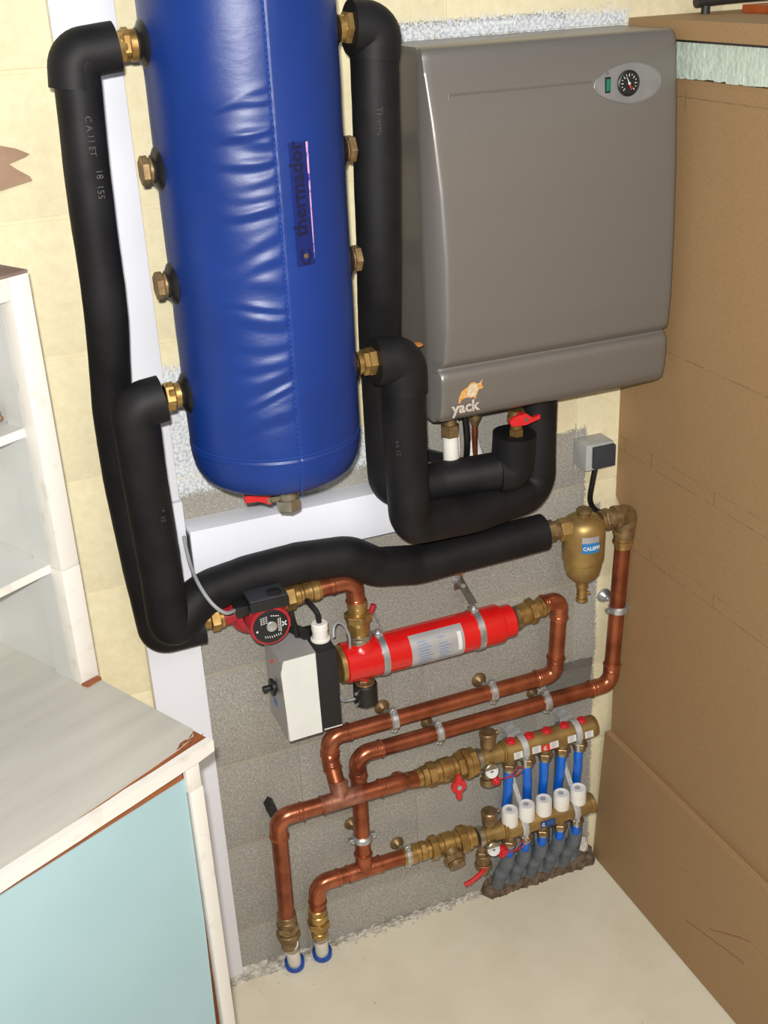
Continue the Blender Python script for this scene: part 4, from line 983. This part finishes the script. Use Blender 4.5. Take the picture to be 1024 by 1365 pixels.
# ------------------------------------------------------------------ underfloor heating manifolds
def octa(mb, x0, x1, y, z, r, ch=0.002):
    mb.lathe([(r - ch, 0), (r, ch), (r, x1 - x0 - ch), (r - ch, x1 - x0)], (x0, y, z), X, 12, spin=PI / 12)
UY, UZ = -0.060, 0.4005
GX = [-0.236, -0.196, -0.157, -0.117, -0.078]
t = thing('manifold', 'upper brass manifold with five red caps and white loop stickers', 'manifold', (-0.15, UY, 0.37))
mb = MB(); octa(mb, -0.250, -0.052, UY, UZ, 0.0225); mb.lathe([(0.0225, 0), (0.021, 0.006), (0.012, 0.009)], (-0.053, UY, UZ), X, 12, spin=PI / 12)
body = obj('body', mb, 'brass_cast', t)
for i, x in enumerate(GX):
    obj('red_cap', MB().lathe([(0.0098, 0), (0.0098, 0.004), (0.0085, 0.0062), (0.004, 0.0068)], (x, UY - 0.002, UZ + 0.0205), Z, 24), 'red_plastic', t)
    ot = obj('outlet', MB().stack((x, UY + 0.002, UZ - 0.019), -Z, [(0.012, 0.0125, 20), (0.012, 0.0155, 6)]), 'brass_dark', t)
    obj('nut', MB().stack((x, UY + 0.003, UZ - 0.041), -Z, [(0.010, 0.0125, 20)]), 'nickel', ot)
    # stickers on the lower front facet
    e = Vector((0, -0.985, 0.174)); up_ = Vector((0, 0.174, 0.985)); c = Vector((x + 0.006, UY, UZ)) + e * 0.0222 + up_ * (-0.003 + 0.0015 * math.sin(i * 3))
    lb = obj('sticker', MB().prism([c - X * 0.0095 - up_ * 0.0070, c + X * 0.0095 - up_ * 0.0070, c + X * 0.0095 + up_ * 0.0070, c - X * 0.0095 + up_ * 0.0070], e * 0.0004), 'label_white', t)
    mb = MB()
    for k2 in range(4):
        q = c + e * 0.0006 + up_ * (-0.005 + k2 * 0.0029)
        mb.add([q - X * 0.007, q + X * (0.002 + 0.004 * random.random()), q + X * 0.004 + up_ * 0.0009, q - X * 0.006 + up_ * 0.0009], [(0, 1, 2, 3)])
    obj('print', mb, 'print_grey', lb)
c = Vector((-0.1615, UY, UZ)) + e * 0.0222 - up_ * 0.004
lb = obj('red_badge', MB().prism([c - X * 0.016 - up_ * 0.0075, c + X * 0.019 - up_ * 0.0075, c + X * 0.019 + up_ * 0.0055, c - X * 0.016 + up_ * 0.0055], e * 0.00025), 'label_red', t, label='red maker badge')
def emblem(parent, c, up_, e, r=0.0042):
    mb = MB(); n = 20
    for i in range(n + 1):
        a = math.radians(50 + 280 * i / n); q = X * math.cos(a) + up_ * math.sin(a)
        mb.v += [tuple(c + q * r + e * 0.0007), tuple(c + q * r * 0.62 + e * 0.0007)]
    mb.f = [(2 * i, 2 * i + 1, 2 * i + 3, 2 * i + 2) for i in range(n)]
    mb.add([c - X * 0.0006 - up_ * r * .8 + e * .0007, c + X * 0.0008 - up_ * r * .8 + e * .0007, c + X * 0.0008 + up_ * r * .8 + e * .0007, c - X * 0.0006 + up_ * r * .8 + e * .0007], [(0, 1, 2, 3)])
    obj('emblem', mb, 'print_white', parent)
emblem(lb, c - X * 0.009 - up_ * 0.001, up_, e)
def end_group(t, x0, y, z, lower):
    """tee with automatic air vent, gauge and drain between valve and manifold"""
    obj('end_tee', MB().stack((x0, y, z), X, [(0.004, 0.019, 24), (0.042, 0.0185, 24), (0.004, 0.021, 24), (0.004, 0.0235, 12)]), 'brass_cast', t)
    obj('seal_ring', MB().stack((x0 - 0.010, y, z), X, [(0.011, 0.0215, 24)]), 'nickel', t)
    vn = obj('air_vent', MB().lathe([(0.010, 0.012), (0.0095, 0.020), (0.0135, 0.024), (0.0150, 0.030), (0.0155, 0.048), (0.0168, 0.049), (0.0168, 0.056), (0.0150, 0.058), (0.006, 0.060)], (x0 + 0.017, y, z), Z, 28), 'brass_dark', t, label='weathered brass automatic air vent')
    obj('vent_cap', MB().cyl((x0 + 0.017, y, z + 0.053), (x0 + 0.0375, y - 0.004, z + 0.054), 0.0042, 14, 0.0008), 'brass_dark', vn)
end_group(t, -0.302, UY, UZ + 0.001, False)
gxx, gyy, gzz = -0.290, UY - 0.020, 0.3855
gg = obj('thermometer', MB().lathe([(0.0125, 0), (0.0148, 0.001), (0.0148, 0.007), (0.0138, 0.008), (0.0134, 0.0068)], (gxx, gyy, gzz), (0, -1, 0.1), 30), 'nickel', t, label='small round white thermometer')
def gauge_face(parent, x, y, z):
    obj('dial', MB().cyl((x, y - 0.0062, z), (x, y - 0.0078, z + 0.0008), 0.0132, 28), 'print_white', parent)
    mb = MB(); yy = y - 0.0084
    for i in range(9):
        a = math.radians(210 - 30 * i); q = Vector((math.cos(a), 0, math.sin(a))); w_ = Vector((-math.sin(a), 0, math.cos(a))) * 0.0004; c = Vector((x, yy, z))
        mb.add([c + q * 0.009 - w_, c + q * 0.0115 - w_, c + q * 0.0115 + w_, c + q * 0.009 + w_], [(0, 1, 2, 3)])
    c = Vector((x, yy - 0.0002, z)); mb.add([c + Vector((-0.008, 0, 0.0015)), c + Vector((0.001, 0, -0.0009)), c + Vector((0.001, 0, 0.0009))], [(0, 1, 2)])
    mb.torus(c, Y, 0.0022, 0.0007, 14, 5)
    obj('dial_marks', mb, 'print_black', parent)
gauge_face(gg, gxx, gyy, gzz)
obj('drain_port', MB().stack((-0.290, UY - 0.006, UZ - 0.010), (-0.05, -0.25, -1), [(0.020, 0.0095, 20), (0.010, 0.0125, 24), (0.014, 0.0165, 24)]), 'brass_dark', t)
obj('red_knob', MB().stack((-0.284, UY - 0.026, 0.3645), (0.1, -1, 0), [(0.010, 0.0085, 20), (0.003, 0.006, 16)]), 'red_plastic', t)
def cord(parent, x, y, z, L):
    p = [(x, y, z), (x + 0.018, y - 0.002, z + 0.001), (x + 0.034, y, z + 0.008), (x + L - 0.010, y + 0.002, z + 0.014), (x + L, y, z + 0.008), (x + L - 0.012, y - 0.002, z + 0.001), (x + 0.03, y - 0.003, z + 0.0005), (x + 0.01, y - 0.002, z - 0.001)]
    obj('cap_strap', MB().tube(spline(p, 6), 0.0011, 7), 'pump_red', parent)
cord(t, -0.275, UY - 0.030, 0.3645, 0.052)

LY, LZ = -0.064, 0.2105
t2 = thing('manifold', 'lower brass manifold carrying five white plastic caps and a blue badge', 'manifold', (-0.15, LY, 0.17))
mb = MB(); octa(mb, -0.250, -0.054, LY, LZ, 0.0205); mb.lathe([(0.0205, 0), (0.021, 0.002), (0.021, 0.008), (0.014, 0.010)], (-0.056, LY, LZ), X, 20)
obj('body', mb, 'brass_cast', t2)
LX = [-0.240, -0.202, -0.163, -0.122, -0.083]
for i, x in enumerate(LX):
    cap = obj('hand_cap', MB().lathe([(0.0150, 0.0), (0.0168, 0.002), (0.0165, 0.034), (0.0155, 0.0370), (0.0135, 0.0372), (0.013, 0.0355), (0.004, 0.0355)], (x, LY - 0.002, LZ + 0.014), Z, 26), 'white_plastic', t2, label='white plastic hand cap' )
    obj('cap_plug', MB().cyl((x - 0.001, LY - 0.001, LZ + 0.049), (x - 0.001, LY - 0.001, LZ + 0.0505), 0.006, 14), 'grey_plastic', cap)
    ot = obj('outlet', MB().stack((x, LY, LZ - 0.017), -Z, [(0.010, 0.0115, 20), (0.010, 0.0145, 6)]), 'brass_dark', t2)
    obj('nut', MB().stack((x, LY, LZ - 0.035), -Z, [(0.009, 0.0118, 20)]), 'nickel', ot)
c = Vector((-0.163, LY, LZ)) + e * 0.0203 - up_ * 0.002
lb = obj('blue_badge', MB().prism([c - X * 0.0165 - up_ * 0.007, c + X * 0.0165 - up_ * 0.007, c + X * 0.0165 + up_ * 0.0075, c - X * 0.0165 + up_ * 0.0075], e * 0.0003), 'label_dark_blue', t2, label='blue maker badge')
emblem(lb, c - X * 0.0095, up_, e)
mb = MB()
for k2 in range(3):
    q = c + e * 0.0006 + up_ * (-0.003 + k2 * 0.0032)
    mb.add([q - X * 0.003, q + X * 0.013, q + X * 0.013 + up_ * 0.0010, q - X * 0.003 + up_ * 0.0010], [(0, 1, 2, 3)])
obj('print', mb, 'print_blue', lb)
end_group(t2, -0.302, LY, LZ + 0.004, True)
gxx, gyy, gzz = -0.289, LY - 0.020, 0.1965
gg = obj('thermometer', MB().lathe([(0.0125, 0), (0.0148, 0.001), (0.0148, 0.007), (0.0138, 0.008), (0.0134, 0.0068)], (gxx, gyy, gzz), (0, -1, 0.1), 30), 'nickel', t2, label='small round white thermometer')
gauge_face(gg, gxx, gyy, gzz)
obj('red_knob', MB().stack((-0.268, LY - 0.012, 0.178), (0.25, -1, 0), [(0.014, 0.0125, 20), (0.003, 0.009, 16)]), 'red_plastic', t2)
cord(t2, -0.262, LY - 0.024, 0.176, 0.048)
dn = obj('drain_cock', MB().stack((-0.303, LY - 0.002, LZ - 0.012), (0, -0.1, -1), [(0.018, 0.0095, 20), (0.008, 0.0125, 6), (0.020, 0.0145, 20), (0.010, 0.0175, 24), (0.016, 0.010, 16)]), 'brass_dark', t2, label='nickel and brass drain cock')
obj('lever', MB().tube(spline([(-0.306, LY - 0.020, 0.150), (-0.318, LY - 0.026, 0.146), (-0.338, LY - 0.030, 0.139), (-0.356, LY - 0.031, 0.135)]), 0.0048, 12), 'red_plastic', dn, label='red drain lever')

# isolating valves at the left of each manifold
t3 = thing('ball_valve', 'brass isolating valve with red butterfly handle left of the upper manifold', 'valve', (-0.37, -0.064, 0.36))
obj('body', MB().stack((-0.450, -0.065, 0.404), X, [(0.012, 0.0168, 24), (0.010, 0.0180, 24), (0.012, 0.0205, 8), (0.016, 0.0245, 6), (0.010, 0.0215, 24), (0.024, 0.0240, 28), (0.010, 0.0215, 24), (0.014, 0.0270, 6), (0.012, 0.0300, 28), (0.014, 0.0290, 8)]), 'brass', t3)
obj('stem', MB().cyl((-0.372, -0.080, 0.400), (-0.371, -0.103, 0.392), 0.0065), 'brass_dark', t3)
hx, hz, hy = -0.3705, 0.3925, -0.104
w_ = [(-0.0035, 0.026), (0.0035, 0.026), (0.0055, 0.014), (0.0135, 0.008), (0.0150, 0.0), (0.0135, -0.007), (0.0060, -0.013), (0.0050, -0.027), (0.0030, -0.030), (-0.0030, -0.030), (-0.0050, -0.027), (-0.0060, -0.013), (-0.0135, -0.007), (-0.0150, 0.0), (-0.0135, 0.008), (-0.0055, 0.014)]
hd = obj('handle', MB().prism([(hx + a, hy, hz + b) for a, b in w_], (0, -0.006, 0)), 'red_plastic', t3, label='red butterfly handle')
obj('screw', MB().cyl((hx, hy - 0.006, hz), (hx, hy - 0.009, hz), 0.005, 14), 'zinc', hd)
t3 = thing('check_valve', 'brass valve with blind round cap left of the lower manifold', 'valve', (-0.37, -0.062, 0.19))
obj('body', MB().stack((-0.4445, -0.056, 0.219), (1, -0.03, -0.01), [(0.010, 0.0180, 24), (0.012, 0.0200, 8), (0.010, 0.0175, 24), (0.014, 0.0255, 6), (0.012, 0.0205, 24), (0.022, 0.0230, 28), (0.012, 0.0215, 24), (0.016, 0.0290, 6), (0.008, 0.0255, 24), (0.012, 0.0215, 24)]), 'brass', t3)
obj('cap', MB().stack((-0.375, -0.070, 0.212), (0.05, -0.85, -0.5), [(0.014, 0.0165, 24), (0.012, 0.0225, 10), (0.010, 0.0175, 24)]), 'brass_dark', t3)
# brackets
for x, lab in ((-0.213, 'left zinc bracket carrying both manifolds'), (-0.094, 'right zinc bracket carrying both manifolds')):
    t4 = thing('manifold_bracket', lab, 'bracket', (x, -0.01, 0.12))
    obj('rail', MB().box((x - 0.0080, -0.012, 0.12), (x + 0.0080, 0.0, 0.386), 0.0008), 'conduit', t4, label='grey steel rail')
    obj('top_bend', MB().box((x - 0.014, -0.030, 0.414), (x + 0.014, -0.001, 0.417)).box((x - 0.014, -0.032, 0.402), (x + 0.014, -0.0295, 0.417)), 'zinc_matt', t4)
    for yy, zz_, rr_ in ((UY, UZ, 0.0235), (LY, LZ, 0.0215)):
        mb = MB(); n = 18; rings = []
        for i in range(n + 1):
            a = math.radians(60 + 240 * i / n)
            cy, cz = math.cos(a), math.sin(a)
            rings.append([(x - 0.0065, yy + rr_ * cy, zz_ + rr_ * cz), (x + 0.0065, yy + rr_ * cy, zz_ + rr_ * cz), (x + 0.0065, yy + (rr_ + 0.002) * cy, zz_ + (rr_ + 0.002) * cz), (x - 0.0065, yy + (rr_ + 0.002) * cy, zz_ + (rr_ + 0.002) * cz)])
        mb.ring_stack(rings)
        mb.cyl((x, yy - rr_ - 0.001, zz_ - 0.010), (x, yy - rr_ - 0.004, zz_ - 0.010), 0.003, 8)
        mb.cyl((x + 0.002, yy - 0.016, zz_ - rr_ - 0.016), (x + 0.002, yy - 0.016, zz_ - rr_ + 0.004), 0.0028, 8)
        obj('strap', mb, 'zinc_matt', t4)
    mb = MB().prism([(x - 0.002, -0.016, 0.300), (x + 0.008, -0.016, 0.300), (x + 0.010, -0.052, 0.250), (x, -0.052, 0.250)], (0.0, -0.002, 0))
    obj('brace', mb, 'zinc_matt', t4)

# blue tubes and grey conduits
order = ['leftmost', 'second from left', 'middle', 'fourth from left', 'rightmost']
bots = [(-0.228, 0.246), (-0.180, 0.244), (-0.144, 0.246), (-0.108, 0.247), (-0.064, 0.247)]
for i, x in enumerate(GX):
    xb, zb = bots[i]
    p = spline([(x, UY + 0.003, 0.352), (x, UY + 0.006, 0.335), ((x + xb) / 2, -0.042, 0.29), (xb, -0.027, 0.246), (xb + 0.006, -0.018, 0.19), (xb + 0.010, -0.016, 0.11)])
    tag(obj('blue_tube', MB().tube(p, 0.0092, 16), 'blue_pex'), 'blue plastic tube from the upper manifold, ' + order[i] + ' of the five', 'tube')
    q = spline([(xb + 0.009, -0.016, 0.135), (xb + 0.010, -0.016, 0.10), (xb + 0.004, -0.012, 0.03)])
    def rib(L, th, i): return 1.06 if i % 2 else 0.94
    tag(obj('conduit', MB().tube(subdiv(q, 0.0028), 0.0130, 14, True, rib), 'conduit'), 'dark grey corrugated conduit behind, ' + order[i] + ' of the rear five under the manifolds', 'conduit')
for i, x in enumerate(LX):
    p = spline([(x, LY, 0.175), (x, LY + 0.002, 0.155), (x + 0.001, LY + 0.006, 0.135), (x + 0.001, LY + 0.010, 0.118)])
    tag(obj('blue_tube', MB().tube(p, 0.0092, 16), 'blue_pex'), 'short blue tube below the lower manifold, ' + order[i] + ' of the five', 'tube')
    q = spline([(x + 0.000, LY + 0.004, 0.143), (x + 0.001, LY + 0.012, 0.112), (x - 0.002, LY + 0.032, 0.072), (x - 0.004, -0.018, 0.030)])
    tag(obj('conduit', MB().tube(subdiv(q, 0.0028), 0.0138, 16, True, rib), 'conduit'), 'grey corrugated conduit in front, ' + order[i] + ' of the front five under the manifolds', 'conduit')

# black stub on the wall
mb = MB().prism([(-0.722, -0.002, 0.400), (-0.712, -0.002, 0.412), (-0.704, -0.002, 0.404), (-0.690, -0.002, 0.350), (-0.705, -0.002, 0.350)], (0, -0.020, -0.004))
tag(obj('plastic_wedge', mb, 'black'), 'black plastic wedge on the wall behind the front copper elbow', 'wedge')

# ------------------------------------------------------------------ worktop cabinet, in its own turned frame
RZ = math.radians(27.3); DO = Vector((-0.8824, -0.4409, 0.0)); DZ = 0.885
t = thing('cabinet', 'old waist-high cabinet with pale blue door and grey lino top at the lower left', 'cabinet', DO, RZ)
def lo_(name, mb, m, parent=t, label=None, angle=0.6): return obj(name, mb, m, parent, label, angle, local=True)
W_, D_ = 1.10, 0.485
lo_('top_board', MB().box((-W_, 0.006, DZ - 0.020), (0, D_, DZ - 0.003)), 'brown_wood')
# front edge lipping, slightly worn outline
pts = [(-W_, DZ - 0.020)] + [(-W_ + W_ * i / 40, DZ - 0.020 + 0.0010 * noise.noise(Vector((i * .7, 1, 0)))) for i in range(1, 40)] + [(0, DZ - 0.018), (0, DZ - 0.001)] + [(-W_ * i / 40, DZ - 0.0005 + 0.0012 * noise.noise(Vector((i * .9, 5, 0)))) for i in range(1, 41)]
lo_('edge_lipping', MB().prism([(x, -0.002, z) for x, z in pts], (0, 0.012, 0)), 'wood_white', label='worn white painted front edge')
# lino sheet stops short of the edge with a ragged border
pts = [(-0.010, 0.026), (-0.001, 0.038), (0, D_)] + [(-W_, D_)] + [(-W_ + (W_ - 0.04) * i / 40, 0.0112 + 0.0095 * max(0, i / 40 - 0.8) * 5 + 0.002 * noise.noise(Vector((i * .8, 9, 0)))) for i in range(41)]
lo_('lino_sheet', MB().prism([(x, y, DZ - 0.003) for x, y in pts], (0, 0, 0.0032)), 'lino', label='grey lino sheet with torn front border')
mb = MB()
for i in range(14):
    x = -random.uniform(0.008, 0.04); y = 0.012 + random.random() * 0.016; L = random.uniform(0.006, 0.016)
    q = Vector((L / 2, random.uniform(-.3, .5) * L / 2, random.uniform(0, 0.0025))); c = Vector((x, y, DZ + 0.0005)); n_ = Vector((0, 0.0009, 0))
    mb.prism([c - q, c - n_, c + q, c + n_], (0, 0, 0.0014))
lo_('splinters', mb, 'brown_wood', label='splintered brown wood at the broken corner')
lo_('carcass', MB().box((-W_, 0.0285, 0.0), (-0.0325, D_ - 0.02, DZ - 0.021)), 'brown_wood')
lo_('side_panel', MB().box((-0.032, 0.012, 0.0), (-0.022, D_ - 0.02, DZ - 0.0205)), 'wood_white')
lo_('front_post', MB().box((-0.0435, 0.004, 0.0), (-0.022, 0.0115, 0.820), 0.001).box((-0.0465, 0.004, 0.8215), (-0.024, 0.0115, DZ - 0.0205), 0.001), 'wood_white')
lo_('rail', MB().box((-W_, 0.012, DZ - 0.046), (-0.0475, 0.030, DZ - 0.0212)), 'brown_wood', label='bare reddish brown rail under the top')
dr = lo_('door', MB().prism([(-0.0460, 0.010, DZ - 0.0425), (-0.55, 0.010, DZ - 0.0290), (-W_ + 0.02, 0.010, DZ - 0.0290), (-W_ + 0.02, 0.010, 0.03), (-0.0640, 0.010, 0.03), (-0.0470, 0.010, 0.60)], (0, 0.018, 0)), 'blue_door', label='pale blue flat door')
for x in (-0.10, -0.21, -0.30): lo_('nail', MB().cyl((x, 0.0125, DZ - 0.030), (x, 0.010, DZ - 0.030), 0.0018, 8), 'zinc')

# bookcase standing on the cabinet
BA = math.radians(30); BO = Vector((-0.99278, -0.21716, DZ + 0.0004))
t = thing('shelf_unit', 'white painted open shelf unit standing on the old cabinet', 'shelf', BO, BA)
def ls_(name, mb, m, label=None, parent=None): return obj(name, mb, m, parent or t, label, local=True)
H_, WS, DS = 0.594, 0.62, 0.215
ls_('post', MB().box((-0.0305, 0.0, 0.0), (0.0, 0.026, 0.1835), 0.0008).box((-0.0300, 0.0005, 0.1845), (0.0, 0.026, H_ - 0.002), 0.0008), 'wood_white')
ls_('side_panel', MB().box((-0.012 - 0.012, 0.026, 0.0), (-0.004, DS, H_ - 0.002)), 'shelf_grey')
ls_('inner_batten', MB().box((-0.030, 0.026, 0.0), (-0.024, 0.060, H_ - 0.010)), 'shelf_grey')
ls_('back_panel', MB().box((-WS, DS - 0.006, 0.0), (-0.024, DS, H_ - 0.002)), 'shelf_white')
ls_('side_panel', MB().box((-WS, 0.0, 0.0), (-WS + 0.018, DS - 0.006, H_ - 0.002)), 'shelf_white')
ls_('top_rail', MB().box((-WS + 0.018, 0.0, H_ - 0.030), (-0.0305, 0.018, H_ - 0.002), 0.0008), 'wood_white')
ls_('top_board', MB().box((-WS, 0.001, H_ - 0.002), (0.0, DS, H_ + 0.002)), 'shelf_top', label='dusty brown top board')
for z in (0.187, 0.389):
    ls_('shelf_board', MB().box((-WS + 0.018, 0.0275, z - 0.011), (-0.0245 if True else 0, DS - 0.006, z + 0.0005)), 'shelf_grey')
    ls_('shelf_edge', MB().box((-WS + 0.018, 0.0262, z - 0.0115), (-0.0245, 0.0275, z + 0.0008)), 'wood_white', label='white front edge of the shelf')
# wooden wedge by the shelf foot
wm = Matrix.Translation(DO + Vector((0, 0, 0))) @ Matrix.Rotation(RZ, 4, 'Z')
mb = MB(); pts = [(-0.0276, 0.2470), (0.0, 0.2462), (0.0, 0.2372), (-0.0247, 0.2362)]
mb.prism([wm @ Vector((x, y, DZ + 0.0004)) for x, y in pts], (0, 0, 0.004))
tag(obj('wood_chip', mb, 'brown_wood'), 'flat brown wood chip at the foot of the white shelf unit', 'chip')
# crumpled brown rag on the upper shelf
sm = Matrix.Translation(BO) @ Matrix.Rotation(BA, 4, 'Z'); mb = MB(); rings = []
for i in range(9):
    u = i / 8; r = 0.021 * math.sin(min(u + 0.12, 1) * PI) ** 0.5 + 0.001
    ring = []
    for j in range(14):
        a = 2 * PI * j / 14; q = 1 + 0.5 * noise.noise(Vector((i * 0.9, math.cos(a) * 1.6, math.sin(a) * 1.6)))
        ring.append(sm @ Vector((-0.0325 - 0.080 * u, 0.078 + 1.05 * r * math.cos(a) * q, 0.3903 + 0.55 * r + 0.55 * r * math.sin(a) * q)))
    rings.append(ring)
mb.ring_stack(rings)
mz = min(v[2] for v in mb.v); dz_ = DZ + 0.3902 - mz; mb.v = [(v[0], v[1], v[2] + dz_) for v in mb.v]
tag(obj('crumpled_rag', mb, 'card', angle=0.3), 'crumpled brown rag on the upper shelf at the left edge', 'rag')
# torn cardboard scrap on the wall
sc_ = [(-1.06, 1.606), (-0.995, 1.608), (-0.962, 1.598), (-0.946, 1.590), (-0.952, 1.586), (-0.968, 1.582), (-0.975, 1.579), (-0.964, 1.570), (-0.950, 1.560), (-0.948, 1.555), (-0.965, 1.551), (-0.992, 1.546), (-1.06, 1.545)]
mb = MB().prism([(x, -0.0035 - 0.004 * (i % 2), z) for i, (x, z) in enumerate(sc_)], (0, 0.003, 0))
tag(obj('cardboard_scrap', mb, 'card'), 'torn brown cardboard scrap stuck on the cream wall at the left', 'cardboard')

GROUPS = {'insulated_pipe': 'black foam-insulated pipes', 'copper_pipe': 'copper heating pipes', 'pipe_clamp': 'wall clamps on the copper pipes',
          'manifold': 'brass manifolds', 'manifold_bracket': 'brackets of the manifolds', 'riser_pipe': 'risers coming out of the floor', 'pipe_union': 'brass unions'}
for o in bpy.data.objects:
    if o.parent is None and 'category' in o.keys():
        g_ = GROUPS.get(o.name.split('.')[0])
        if g_: o['group'] = g_
        if o.name.startswith('blue_tube'): o['group'] = 'blue tubes below the lower manifold' if 'below' in o['label'] else 'blue tubes from the upper manifold'
        if o.name.startswith('conduit'): o['group'] = 'grey conduits under the manifolds'
for o in bpy.data.objects:
    if '_w' in o.keys(): del o['_w']
